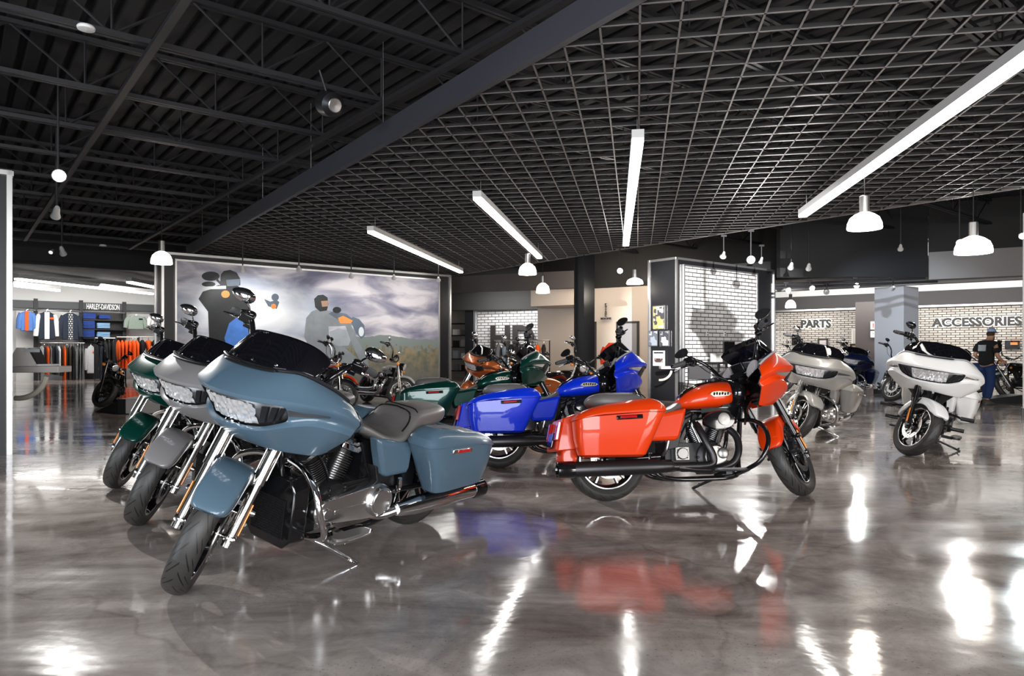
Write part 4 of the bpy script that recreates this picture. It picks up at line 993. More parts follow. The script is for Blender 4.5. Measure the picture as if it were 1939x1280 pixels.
# fitting rooms
FW0 = Vector((.9,24.6)); FW1 = Vector((6.0,21.4)); wall('wall_fitting', FW0, FW1, 0, 3.3, .15, WALLB); wall('wall_fitting_upper', FW0, Vector((9,19.6)), 3.3, 5, .3, WALLD)
def on_plane(px, py, p0, p1, off=0):
    p0 = Vector((p0[0],p0[1])); p1 = Vector((p1[0],p1[1])); d = (p1-p0).normalized(); n_ = Vector((d.y,-d.x)); q = p0+n_*off; r = Vector(((px-CX)/FPX, 1)); t = q.dot(n_)/r.dot(n_); return Vector((r.x*t, t, CH+(HY-py)/FPX*t))
fang = math.atan2((FW1-FW0).y, (FW1-FW0).x)
def door(px0, px1, pyt, m, frame, n_):
    a = on_plane(px0, pyt, FW0, FW1, .03); c = on_plane(px1, pyt, FW0, FW1, .03); w = (c-a).length; h = a.z
    t = empty('door_%d' % n_, (a.x, a.y, 0), (0,0,fang)); t['kind'] = 'structure'
    b = MB(); b.box((w/2, 0, h/2), (w-.1, .05, h-.05)); link('door_leaf', b.mesh('door_leaf'), m, t)
    b = MB(); b.box((.03,0,h/2), (.06,.1,h)); b.box((w-.03,0,h/2), (.06,.1,h)); b.box((w/2,0,h-.03), (w,.1,.06)); link('door_frame', b.mesh('door_frame'), frame, t)
    b = MB(); b.lathe([(-.07,.012),(-.05,.025),(0,.03)], (w-.14,0,1.0), 'y', 12); b.box((w-.17,-.06,1.0), (.12,.02,.02)); link('door_handle', b.mesh('door_handle'), SATIN, t)
door(1094, 1129, 610, mat('door_beige', (.52,.44,.38), .5), mat('frame_brown', (.05,.04,.035), .5), 1)
door(1168, 1210, 609, mat('door_grey', (.30,.30,.32), .5), mat('frame_dark', (.025,.024,.024), .5), 2)
# side wall of the fitting room corridor, white block
a = on_plane(1089, 580, FW0, FW1, .0); boxobj('wall_soffit', (1.62, 23.3, 3.0), (1.6,1.2,.62), WALLB, fang, kind='structure')
# right brick wall with PARTS and ACCESSORIES
RW0 = Vector((7.5,35.3)); RD = Vector((.8,-.6)); RW1 = RW0+RD*22
wall('wall_brick_right', RW0, RW1, 0, 3.0, .2, BRICK2); o = wall('trim_2', RW0+Vector((-.12,-.16)), RW1+Vector((-.12,-.16)), 3.0, 3.62, .3, mat('fascia_brown', (.045,.04,.042), .6))
wall('wall_right_upper', RW0, RW1, 3.62, 6, .2, WALLW)
o = wall('trim_3', RW0+Vector((-.14,-.19)), RW1+Vector((-.14,-.19)), 2.97, 3.04, .3, TRIMS)
# white column pair at the right and a white column at the right border
cA = (10.25,19.2); boxobj('wall_column', (10.85, 19.75, 1.5), (.80,.85,3.0), mat('column_white', (.80,.82,.87), .6), -.95, kind='structure')
boxobj('baseboard_column', (10.85, 19.75, .07), (.84,.89,.14), PANELB, -.95, kind='structure')
boxobj('wall_right_return', (10.16, 12.9, 1.9), (1.2,.3,3.8), WALLW, -.6, kind='structure'); boxobj('baseboard_right', (10.16, 12.9, .07), (1.24,.34,.14), PANELB, -.6, kind='structure')
# soffits at the rear right: dark bulkhead, light one behind
wall('trim_4', (6.9,18.0), (10.7,18.0), 3.12, 5.05, .25, mat('bulkhead', (.02,.02,.022), .6))
wall('trim_5', (7.4,21.4), (15.0,15.7), 3.0, 3.75, .3, mat('bulkhead_light', (.36,.35,.34), .6))
wall('trim_6', (10.72,18.0), (14.5,15.9), 3.05, 3.75, .3, mat('bulkhead_light2', (.30,.29,.285), .6)); wall('wall_bulkhead', (10.72,18.0), (14.5,15.9), 3.75, 5.2, .3, WALLD)
# middle opening: brick wall with letters
MW0 = Vector((-1.35,27.4)); MW1 = Vector((1.3,26.4)); wall('wall_brick_middle', MW0, MW1, 0, 2.78, .2, brick_mat('white_brick_mid', (.72,.71,.70), (.62,.61,.6), (.08,.08,.08), w=.30, h=.11, ms=.014))
wall('wall_middle_upper', (-5,27.6), (3,25.9), 2.78, 5.2, .3, WALLD); wall('wall_middle_left', (-6.5,33.5), (-.6,31.5), 0, 3.6, .2, mat('wall_cream', (.6,.55,.48), .6))
boxobj('pillar_trim', (1.42,26.2,1.5), (.18,.3,3.0), PANELB, -.3, kind='structure').name = 'trim_7'
boxobj('trim_8', (1.18,26.3,1.5), (.06,.3,3.0), TRIMS, -.3, kind='structure'); boxobj('trim_9', (1.62,26.1,1.5), (.12,.3,3.0), WALLW, -.3, kind='structure')
boxobj('trim_10', (-1.43,27.2,1.45), (.08,.25,2.9), TRIMS, -.3, kind='structure'); boxobj('trim_11', (-1.65,27.25,1.45), (.3,.25,2.9), PANELB, -.3, kind='structure')
wall('trim_12', (-3.2,24.4), (2.2,22.0), 3.2, 3.75, .25, mat('bulkhead_taupe', (.07,.06,.058), .6))
RS = [(-26,-13),(-7,-2.5),(4.5,8),(14,26)]
for k, (a, c) in enumerate(RS): wall('wall_rear' if not k else 'wall_rear_%d' % k, (a,-5.0), (c,-5.0), .4, 3.4, .2, WALLD)
wall('wall_rear_sill', (-26,-5.0), (26,-5.0), 0, .4, .2, WALLD); wall('wall_rear_head', (-26,-5.0), (26,-5.0), 3.4, 5.2, .2, WALLD)
for k, x0 in enumerate((-13,-2.5,8)):
    t = empty('window_%d' % (k+1), (x0,-4.92,.4)); t['kind'] = 'structure'; b = MB(); W_ = [6,7,6][k]
    for q in range(5): b.box((W_*q/4, 0, 1.5), (.07,.1,3.0))
    b.box((W_/2,0,2.1),(W_,.1,.06)); link('window_frame', b.mesh('window_frame'), BLACKM, t)
wall('wall_left_front', (-24.2,4), (-26,-5), 0, 5.2, .2, WALLD); wall('wall_right_front', (26,-5), (17,14), 0, 5.2, .2, WALLD)
wall('wall_far_right', (17,14), (24,30), 0, 5.2, .2, WALLD); wall('wall_left', (-24.6,25.3), (-24.0,4), 0, 5.2, .2, WALLD)
wall('wall_far_middle', (-13.2,34.3), (-6.5,33.5), 0, 5.2, .2, WALLD); wall('wall_far_back', (-.6,33.5), (9,37.5), 0, 5.2, .2, WALLD)
# ------------------------------------------------------------------ lamps
def pendant(px, py, Y, w, h, label, body=True):
    c = at(px, py, Y); t = empty('pendant_lamp', (c.x, c.y, c.z)); tag(t, label, 'pendant lamp', 'glowing pendant lamps')
    r = w/2; b = MB(); b.lathe([(0,r*.98),(.02,r),(h*.35,r*.97),(h*.65,r*.84),(h*.85,r*.58),(h,r*.25)], (0,0,0), 'z', 28); link('lamp_shade', b.mesh('lamp_shade', 60), LAMPG, t)
    b = MB(); b.lathe([(h*.97,.06),(h+.20,.06),(h+.21,.05)], (0,0,0), 'z', 20); link('lamp_neck', b.mesh('lamp_neck'), mat('neck_steel', (.32,.31,.3), .35, .9), t)
    top = 5.03-c.z; b = MB(); b.tube([(0,0,h+.2),(0,0,top)], .006, 6, 0); link('cord', b.mesh('cord'), STEELB, t)
    d = bpy.data.lights.new('pendant_light', 'POINT'); d.energy = 25; d.color = (1,.9,.78); d.shadow_soft_size = .12; l = bpy.data.objects.new('pendant_light', d); COL.objects.link(l); l.parent = t; l.location = (0,0,-.15)
pendant(306, 500, 14.0, .40, .26, 'glowing dome pendant lamp left of the mural wall')
pendant(999, 520, 15.6, .40, .26, 'glowing pendant lamp under the grid, left of the black column and higher')
pendant(1028, 555, 20.4, .40, .30, 'glowing dome pendant lamp directly beside the black column, lower one')
pendant(1202, 538, 17.6, .42, .16, 'flat glowing pendant lamp above the fitting rooms')
pendant(1637, 434, 9.0, .42, .22, 'glowing pendant lamp at the end of the nearest linear light')
pendant(1843, 480, 10.4, .50, .26, 'large glowing pendant lamp with a steel neck at far right')
pendant(1497, 583, 26, .38, .3, 'small lantern pendant in front of the parts counter')
def spot(px, py, Y, tgt, label, power=0, rad=.05, col=(1,.98,.95), blend=.6, ang=70, lit=None, top=None, size=1.0):
    c = at(px, py, Y); d = (Vector(tgt)-c).normalized(); t = empty('track_spotlight', c); tag(t, label, 'spotlight')
    r = rad*size; b = MB(); b.lathe([(-.16*size,.02*size),(-.13*size,.03*size),(-.06*size,.035*size),(-.01,r),(.0,r),(.002,r*.9)], (0,0,0), d, 20); link('lamp_head', b.mesh('lamp_head'), WHITEM if not power else LAMPB, t)
    b = MB(); b.lathe([(0,r*.9),(.006,r*.8),(.007,.0)], (0,0,0), d, 20); link('bulb', b.mesh('bulb'), (mat('spot_%s' % ('cool' if col[2] > 1.0 else 'lamp'), (1,1,1), .5, emit=col, es=60) if power else mat('bulb_dim', (.8,.8,.8), .3, emit=(1,1,1), es=lit or .6)), t)
    e = -d*.10*size; tz = (top or c.z+.35)-c.z; b = MB(); b.tube([e, e+Vector((0,0,.06)), Vector((e.x,e.y,tz))], .014*size, 8, 0); b.box((e.x, e.y, tz), (.12,.04,.04)); link('arm', b.mesh('arm'), STEELB, t)
    if power:
        ld = bpy.data.lights.new('spot_beam', 'SPOT'); ld.energy = power*.33; ld.color = tuple(min(1, x) for x in col); ld.spot_size = R(ang); ld.spot_blend = blend; ld.shadow_soft_size = .03
        l = bpy.data.objects.new('spot_beam', ld); COL.objects.link(l); l.parent = t; l.location = d*.03; l.rotation_euler = d.to_track_quat('-Z','Y').to_euler()
    return t
spot(112, 333, 9.1, (-1.2, 3.6, .3), 'brilliant white spotlight hanging at upper left over the three left motorcycles', 2200, .085, ang=75, top=5.03)
spot(105, 410, 12, (-9.5, 14, 2), 'unlit white spotlight head on a bent arm below the brilliant one', size=1.6, top=5.03)
spot(120, 481, 17, (-12, 20, 1.5), 'unlit white spotlight over the apparel area, lowest at left', size=1.6, top=5.03)
spot(96, 478, 20, (-12, 16, 1.5), 'tiny lit spotlight at the edge of the left display wall', lit=20, size=1.2, top=3.95)
for k, (px, py) in enumerate(((459.5,513),(566,511),(665,524),(746,527),(830,531))):
    Y = (3.02-CH)*FPX/(HY-py); g = on_mural(px, py+90); w = mur.matrix_world @ Vector((g[0], 0, g[1]))
    spot(px, py, Y, w, ['spotlight over the left rider of the mural, first from the left', 'second spotlight from the left above the mural', 'spotlight above the helmet of the right mural rider', 'fourth spotlight from the left above the mural', 'spotlight at the right corner of the mural, last of five'][k], 190, .06, ang=95, top=3.7)
bpy.context.view_layer.update()
def wallpt(x, z, w=None): return (w or boxw).matrix_world @ Vector((x, 0, z))
spot(1174, 513, 16.6, (1.5, 8, .5), 'starry white spotlight left of the brick display wall', 900, .07, ang=80, top=3.74)
spot(1369, 486, 15.2, wallpt(1.2,1.9), 'round white spotlight over the brick wall, left of the brightest one', 80, .07, ang=85, top=3.7)
spot(1422, 492, 14.4, (2.6, 7.2, .3), 'brightest starry spotlight above the brick display wall', 2200, .085, ang=75, top=3.7)
spot(1440, 497, 16.6, wallpt(2.6,1.8), 'spotlight aimed at the brick wall, between the brightest one and the wall corner', 80, .05, ang=85, top=3.7)
spot(1497, 507, 16.5, (8, 22, 1), 'unlit white spotlight right of the brick wall corner', size=1.4, lit=2, top=5.03)
spot(1531, 509, 17, (9, 22, 1), 'unlit angled spotlight head, second right of the brick wall', size=1.4, top=5.03)
spot(1705, 472, 15.0, (10.3, 18.9, 1.0), 'cool bluish starry spotlight above the white column', 700, .06, col=(.8,.88,1.05), ang=80, top=5.03)
spot(1818, 460, 13.0, (4, 4, .2), 'starry spotlight beside the large far-right pendant lamp', 500, .07, ang=80, top=5.03)
spot(1936, 447, 12.6, (6, 4, .2), 'starry spotlight cut by the right border', 250, .06, col=(.9,1,1.05), ang=80, top=5.03)
for k, (px, py, Y, on) in enumerate(((1493,550,17.4,1),(1538,546,17.4,1),(1622,541,17.4,1),(1565,553,17.5,0),(1689,546,17.5,0))):
    spot(px, py, Y, (12, 27, 1.5) if not on else (8, 12, 1), ['lit spotlight on the rear rail, nearest the brick wall','lit spotlight on the rear rail, second from left','lit spotlight on the rear rail nearest the white column','dark square spotlight on the rear rail','dark square spotlight in front of the white column'][k], 260 if on else 0, .06, size=1.2, top=at(px, py, Y).z+.2)
for p, q, lb in (((1468,539,17.6),(1752,527,17.4), 'black lighting rail above the lit rear spotlights'), ((1468,545,17.5),(1775,533,17.3), 'lower black lighting rail carrying the rear spotlights')):
    b = MB(); b.tube([at(*p), at(*q)], .03, 6, 0); o = link('lighting_rail', b.mesh('lighting_rail'), STEELB); tag(o, lb, 'lighting rail')
# apparel area tubes
def tube_light(a, c, label):
    a = at(*a); c = at(*c); b = MB(); t = empty('linear_light', a, (0,0,math.atan2((c-a).y,(c-a).x))); tag(t, label, 'linear light', 'linear lights over the apparel')
    L_ = (c-a).length; b.box((L_/2,0,.1),(L_,.2,.14)); link('housing', b.mesh('housing'), LAMPB, t); b = MB(); b.box((L_/2,0,0),(L_-.03,.19,.08)); link('diffuser', b.mesh('diffuser'), mat('lamp_tube', (1,1,1), .5, emit=(1,.98,.95), es=7), t)
tube_light((30,528,24),(288,557.5,30.3), 'longest linear light in front of the apparel wall')
tube_light((30,541,26.3),(111,549.5,28.4), 'short linear light at the left edge of the apparel area')
tube_light((244,534,25),(330,551,28.8), 'linear light beside the mural wall over the apparel')
area('apparel_tube_glow', (-16.5, 27.0, 3.55), (-18.5, 30.2, 1.2), 7, 170, (1,.98,.95), 1.2)

# ------------------------------------------------------------------ apparel wall
LD = (LW1-LW0).normalized(); LANG = math.atan2(LD.y, LD.x)
def ap(px, py, off=.3): return on_plane(px, py, LW0, LW1, off)
def aploc(px, py, off): 
    p = ap(px, py, off); return p
class Frame:
    # local frame on the apparel wall: x along the wall, y out of it, z up
    def __init__(s, px, py, off): s.p = ap(px, py, off)
def lin(p): return (Vector((p.x, p.y))-Vector((LW0.x, LW0.y))).dot(LD)
def mkap(name, px, py, off, label=None, cat=None, group=None):
    p = ap(px, py, off); t = empty(name, p, (0,0,LANG)); tag(t, label, cat, group); return t
def wpx(px0, px1, py, off): return lin(ap(px1, py, off))-lin(ap(px0, py, off))
def hpx(px, y0, y1, off): return ap(px, y0, off).z-ap(px, y1, off).z
CLOTH = {}
def cloth(n, c): 
    if n not in CLOTH: CLOTH[n] = mat('cloth_'+n, c, .9, bump=.4, bs=25, var=.15)
    return CLOTH[n]
NAVY = cloth('navy', (.02,.027,.045)); CBLACK = cloth('black', (.012,.012,.014)); CORANGE = cloth('orange', (.85,.11,.01)); CGREY = cloth('grey', (.16,.16,.165)); CLIGHT = cloth('light', (.5,.5,.5)); CWHITE = cloth('white', (.78,.78,.76))
CBROWN = cloth('brown', (.06,.04,.03)); CDENIM = cloth('denim', (.09,.2,.5)); CSAGE = cloth('sage', (.26,.32,.27)); CJEAN = cloth('jean', (.04,.09,.36)); CLJEAN = cloth('light_jean', (.3,.5,.72))
PLAID = brick_mat('plaid', (.7,.7,.7), (.55,.55,.55), (.02,.02,.025), w=.09, h=.09, ms=.022)
for sgm, (x0, x1, txt) in enumerate(((20,66,''),(69,152,''),(155,234,'S'),(237,330,''))):
    p = ap(x0, 575, .35); L_ = wpx(x0, x1, 575, .35); t = empty('header_board', (p.x, p.y, 0), (0,0,LANG)); tag(t, ['charcoal header board at the left end of the apparel wall','charcoal header board over the varsity vest and plaid shirt','charcoal header board with white lettering','charcoal header board over the sage shirt'][sgm], 'header board')
    b = MB(); b.box((L_/2, 0, 3.13), (L_, .12, .30)); link('board', b.mesh('board'), mat('header_charcoal', (.055,.058,.062), .5), t)
    b = MB(); b.tube([(0,-.35,2.86),(L_,-.35,2.86)], .025, 8, 0)
    for x in (.1, L_-.1): b.tube([(x,-.35,2.86),(x,.0,2.9)], .02, 6, 0)
    link('hanging_rail', b.mesh('hanging_rail'), SATIN, t)
for k, px in enumerate((67.6,153.5,235.3)):
    p = ap(px, 575, .4); o = boxobj('wall_upright', (p.x, p.y, 1.68), (.14,.14,3.36), STEELB, LANG); tag(o, ['black upright left of the varsity vest','black upright between plaid shirt and folded jeans','black upright between folded jeans and sage shirt'][k], 'upright')
p0 = ap(30, 640, .15); p1 = ap(330, 640, .15)
for k, (pa, pb) in enumerate(((30,66),(69,152),(155,234),(237,330))):
    p = ap(pa, 640, .12); L_ = wpx(pa, pb, 640, .12); o = boxobj('back_panel', (p.x+LD.x*L_/2, p.y+LD.y*L_/2, 1.45 if k != 2 else 1.45), (L_, .04, 2.9), WALLW if k != 2 else mat('shelf_dark', (.035,.033,.033), .5), LANG); tag(o, ['light back panel at the left end of the apparel wall','light back panel behind the varsity vest','dark back panel behind folded jeans','light back panel behind the sage shirt'][k], 'back panel')
def text_mesh(name, txt, size, m, depth=.03, bold=.0, parent=None, space=1.0):
    cu = bpy.data.curves.new(name, 'FONT'); cu.body = txt; cu.size = size; cu.extrude = depth; cu.offset = bold; cu.align_x = 'CENTER'; cu.align_y = 'BOTTOM_BASELINE'; cu.space_character = space; cu.resolution_u = 3
    tmp = bpy.data.objects.new(name, cu); COL.objects.link(tmp); bpy.context.view_layer.update(); me = bpy.data.meshes.new_from_object(tmp); bpy.data.objects.remove(tmp)
    me.materials.clear(); me.materials.append(m); o = bpy.data.objects.new(name, me); COL.objects.link(o)
    if parent is not None: o.parent = parent
    return o
p = ap(195.5, 586, .50); t = empty('wall_lettering', p, (0,0,LANG)); tag(t, 'white capital lettering on the charcoal header over the folded jeans', 'lettering')
o = text_mesh('letters', 'HARLEY-DAVIDSON', .33, mat('letter_white', (.85,.85,.85), .5), .01, .008, t, .95); o.rotation_euler = (R(90),0,0); w = wpx(164, 226.5, 580, .5); o.scale = (w/max(.01, o.dimensions.x), 1, 1)
# shelves with folded jeans
def apshelf(px0, px1, py, label):
    p = ap(px0, py, .35); L_ = wpx(px0, px1, py, .35); o = boxobj('wall_shelf', (p.x+LD.x*L_/2, p.y+LD.y*L_/2, p.z), (L_, .55, .05), BLACKM, LANG); tag(o, label, 'shelf')
for k, py in enumerate((605.6, 623.6, 640.5)): apshelf(156, 234, py, ['topmost black shelf of folded jeans','middle black shelf of folded jeans','lowest black shelf of folded jeans'][k])
fold_me = {}
def folded(px0, px1, pyb, pyt, n, m, group, label):
    W_ = wpx(px0, px1, pyb, .42); H_ = hpx((px0+px1)/2, pyt, pyb, .42); h = H_/n
    for i in range(n):
        p = ap((px0+px1)/2, pyb, .42); k = (round(W_,1), round(h,2))
        if k not in fold_me:
            b = MB(); b.box((0,0,h*.27), (W_,.42,h*.46)); b.box((.015,.01,h*.75), (W_*.97,.40,h*.42)); fold_me[k] = b.mesh('folded_jeans')
        o = link('folded_jeans', fold_me[k], m, None, (p.x, p.y, p.z+.03+i*h), (0,0,LANG+random.uniform(-.04,.04))); bev(o, h*.2, 2); tag(o, label, 'folded jeans', group)
random.seed(5)
folded(156,180,605,594,5,CJEAN,'folded jeans, top shelf left stack','dark blue folded jeans stacked at left on the top shelf'); folded(186,208,605,598,3,CJEAN,'folded jeans, top shelf right stack','dark blue folded jeans stacked at right on the top shelf')
folded(156,178,623,609,6,CJEAN,'folded jeans, middle shelf left stack','dark blue folded jeans stacked at left on the middle shelf'); folded(182.5,207,623,613,4,CLJEAN,'folded jeans, middle shelf right stack','light blue folded jeans stacked on the middle shelf')
folded(156,177,640,626,6,CJEAN,'folded jeans, lowest shelf left stack','dark blue folded jeans stacked at left on the lowest shelf'); folded(182.5,207,640,630,4,CLJEAN,'folded jeans, lowest shelf right stack','light blue folded jeans stacked on the lowest shelf')
def garment_front(px0, px1, pyt, pyb, body, sleeve, inner, label, cat, off=.85, open_=.0, badge=None):
    cx = (px0+px1)/2; W_ = wpx(px0, px1, pyt, off); H_ = hpx(cx, pyt, pyb, off); p = ap(cx, pyb, off); t = empty('hung_garment', p, (0,0,LANG)); tag(t, label, cat)
    b = MB(); hw = W_*.34; out = [(-hw*1.05,0),(hw*1.05,0),(hw*.98,H_*.45),(hw*1.0,H_*.80),(hw*.85,H_*.92),(hw*.30,H_),(-hw*.30,H_),(-hw*.85,H_*.92),(-hw,H_*.80),(-hw*.98,H_*.45)]
    b.rings([[(x,-.10,z) for x,z in out],[(x,.06,z) for x,z in out]], True, True); o = link('body', b.mesh('body'), body, t); bev(o, .04, 3)
    for sg in (-1,1):
        b = MB(); b.tube([(sg*hw*.86,0,H_*.88),(sg*hw*1.18,-.02,H_*.60),(sg*W_*.46,-.03,H_*.12)], [.10,.11,.09], 10, 4); link('sleeve', b.mesh('sleeve'), sleeve, t)
    if inner:
        b = MB(); iw = hw*(.30 if open_ == 0 else open_); b.box((0,-.115,H_*.5),(iw*2,.04,H_*.96)); link('front_panel', b.mesh('front_panel'), inner, t)
    if badge: b = MB(); b.box((hw*.6,-.12,H_*.76),(hw*.5,.02,.07)); link('chest_badge', b.mesh('chest_badge'), badge, t)
    b = MB(); b.tube([(-hw*.9,0,H_*.90),(0,0,H_*1.0),(hw*.9,0,H_*.90)], .015, 6, 0); b.tube([(0,0,H_),(0,0,H_*1.06),(.05,0,H_*1.09)], .012, 6, 2); link('hanger', b.mesh('hanger'), CHROME, t)
garment_front(34,67,589,627,CDENIM,CDENIM,CORANGE,'blue denim jacket over an orange shirt at the left end','jacket')
garment_front(66,111,590,643,NAVY,CWHITE,CWHITE,'navy varsity vest with white sleeves and white front','vest', badge=CORANGE)
garment_front(111,155,592,643.5,NAVY,NAVY,PLAID,'navy jacket over a black and white plaid shirt','jacket', open_=.28)
garment_front(236,278,598,624,CSAGE,CSAGE,None,'sage green shirt hung at the right of the apparel wall','shirt', badge=CBLACK)
garment_front(279,319,598,620,CWHITE,CWHITE,None,'white shirt hung beside the mural wall','shirt')
garment_front(161,183,654,707,CLIGHT,CLIGHT,None,'light grey hoodie facing front under the folded jeans','hoodie', off=.7, badge=CORANGE)
SG = {}
def side_mesh(h, w, key):
    k = (round(h,1), round(w,2), key)
    if k in SG: return SG[k]
    b = MB(); random.seed(hash(k)%999 if False else int(h*50+w*700+key)); rs = []
    for i in range(9):
        q = i/8; z = -h*q; ww = w*(.35 if q < .04 else .8+.3*math.sin(q*5+key)); dd = .27*(.25 if q == 0 else (.8 if q < .1 else 1)) ; ring = []
        for j in range(14):
            a = 2*PI*j/14; ring.append((ww/2*math.cos(a)*(1+.25*math.sin(3*a+key)), dd*math.sin(a), z))
        rs.append(ring)
    b.rings(rs, True, True); SG[k] = b.mesh('garment', 60); return SG[k]
hook = MB(); hook.tube([(0,0,-.02),(0,0,.07),(0,.03,.1),(0,.03,.13)], .009, 5, 2); HOOK = hook.mesh('hanger_hook')
def rail_row(px0, px1, py, off, items, group, labelf, h=1.45):
    p = ap(px0, py, off); L_ = wpx(px0, px1, py, off); t = empty('hanging_rail', (p.x,p.y,p.z), (0,0,LANG)); tag(t, 'chrome rail carrying '+group, 'hanging rail')
    b = MB(); b.tube([(0,0,0),(L_,0,0)], .02, 8, 0); link('rail', b.mesh('rail'), SATIN, t)
    for x in (0, L_): b = MB(); b.box((x,.1,-p.z/2),(.05,.05,p.z)); link('rail_post', b.mesh('rail_post'), STEELB, t)
    n = len(items)
    for i, (m, hh, nm) in enumerate(items):
        x = L_*(i+.5)/n; q = Vector((p.x+LD.x*x, p.y+LD.y*x, p.z-.13)); o = link('hung_garment', side_mesh(h*hh, L_/n*1.0, i%4), m, None, q, (0,0,LANG+random.uniform(-.2,.2))); tag(o, labelf(nm), 'garment', group)
        link('hanger_hook', HOOK, CHROME, o)
IT = [(CLIGHT,.5,'light'),(NAVY,.75,'navy'),(CORANGE,.8,'orange'),(CGREY,.55,'grey'),(CBLACK,.8,'black'),(NAVY,.82,'navy'),(CWHITE,.75,'white'),(CBLACK,.85,'black'),(CORANGE,1.0,'orange'),(CBROWN,.95,'brown'),(CBROWN,.97,'brown'),(CBLACK,1.0,'black'),(CGREY,.95,'grey'),(CGREY,.95,'grey'),(CGREY,1.0,'grey'),(CGREY,.97,'grey')]
rail_row(76, 160, 649, .75, IT, 'mixed garments hung under the varsity vest', lambda n: n+' garment hung edge-on in the row under the varsity vest and plaid shirt')
rail_row(180, 218, 640, 2.2, [(CBLACK,1.0,'b'),(NAVY,1.05,'b'),(CBLACK,1.1,'b'),(CBLACK,1.1,'b'),(CBLACK,1.0,'b')], 'black trousers and jackets on the front rail', lambda n: 'black or navy garment hung on the front rail left of the orange shirts', 1.5)
rail_row(221, 262, 638, 1.6, [(CORANGE,1.0,'o')]*6, 'orange shirts on the front rail', lambda n: 'bright orange shirt hung on the rail beside the dark green motorcycle', 1.2)
rail_row(264, 320, 638, 1.4, [(CBLACK,.8,'b'),(CORANGE,.5,'b'),(CBLACK,.8,'b'),(CORANGE,.4,'b'),(CBLACK,.8,'b')], 'dark and orange shirts left of the mural wall', lambda n: 'dark or orange shirt hung left of the mural wall', 1.2)
# ------------------------------------------------------------------ shelf stand with tent card by the left display wall
def desk_arm(c, rz, s, label, card=True):
    t = empty('wall_shelf_stand', c, (0,0,rz)); tag(t, label, 'shelf')
    b = MB(); b.box((0,0,0),(.60*s,.34*s,.085*s)); o = link('shelf_top', b.mesh('shelf_top'), mat('shelf_taupe', (.6,.56,.53), .5), t); bev(o, .012)
    b = MB(); pts = []
    for k in range(9): a = R(-8-k*11); pts.append((-.30*s+.36*s*math.cos(a), 0, -.05*s+.34*s*math.sin(a)))
    b.tube(pts, .035*s, 10, 2); link('curved_bracket', b.mesh('curved_bracket'), mat('bracket_cream', (.62,.58,.48), .4), t)
    return t
c = at(79, 699, 9.4); desk_arm((c.x, c.y, c.z), .1, 1.0, 'taupe shelf on a curved cream bracket beside the left display wall')
tc_ = empty('tent_card', (c.x-.02, c.y, c.z+.045), (0,0,.1)); tag(tc_, 'grey tent-shaped sign with a dark face standing on the taupe shelf', 'sign')
b = MB(); b.prism([(-.36,0),(.02,0),(-.11,.245),(-.22,.245)], -.14, .14); link('card_body', b.mesh('card_body'), mat('card_grey', (.8,.76,.73), .5), tc_)
b = MB(); b.rings([[(-.10,-.10,.235),(-.10,.13,.235),(.0,.13,.02),(.0,-.10,.02)],[(-.07,-.10,.235),(-.07,.13,.235),(.03,.13,.02),(.03,-.10,.02)]], True, True); link('card_face', b.mesh('card_face'), mat('card_dark', (.02,.02,.022), .3, var=.6, bs=30), tc_)
b = MB(); b.box((.05,0,.012),(.28,.2,.024)); link('card_foot', b.mesh('card_foot'), CWHITE, tc_)
b = MB(); b.box((-.03,-.142,.205),(.20,.004,.045)); link('card_text_strip', b.mesh('card_text_strip'), D7, tc_)
# left display plinth and motorcycle
c = floorpt(268, 784); pl_ = empty('display_plinth', (c.x, c.y, 0), (0,0,.12)); tag(pl_, 'low dark plinth with a perforated grey front and wedge ramp', 'plinth')
b = MB(); b.box((0,.55,.15),(.86,1.1,.28)); link('plinth_body', b.mesh('plinth_body'), PANELB, pl_)
def perf_mat():
    m = bpy.data.materials.new('perforated'); m.use_nodes = True; nt = m.node_tree; N = nt.nodes; L = nt.links; tc = N.new('ShaderNodeTexCoord'); v = N.new('ShaderNodeTexVoronoi'); v.inputs['Scale'].default_value = 28; v.inputs['Randomness'].default_value = 0; L.new(tc.outputs['Object'], v.inputs['Vector'])
    r = N.new('ShaderNodeValToRGB'); r.color_ramp.elements[0].position = .28; r.color_ramp.elements[0].color = (.05,.05,.05,1); r.color_ramp.elements[1].position = .34; r.color_ramp.elements[1].color = (.42,.40,.38,1); L.new(v.outputs['Distance'], r.inputs[0]); L.new(r.outputs[0], N['Principled BSDF'].inputs['Base Color']); return m
b = MB(); b.box((.03,-.01,.15),(.62,.02,.27)); link('perforated_panel', b.mesh('perforated_panel'), perf_mat(), pl_)
b = MB(); b.rings([[(-.43,0,.26),(-.43,0,.0),(-1.05,.5,.0),(-1.05,.5,.02)],[(-.43,1.1,.26),(-.43,1.1,0),(-1.05,1.0,0),(-1.05,1.0,.02)]], True, True); link('ramp', b.mesh('ramp'), PANELB, pl_)
RC = 'cruisers parked in the back of the showroom'
bike(CP, (-9.45, 16.6), -68, black_set(P_BLACK, lip=BLACKG, exh2=SATIN), 'black cruiser on the floor behind the perforated plinth', RC)
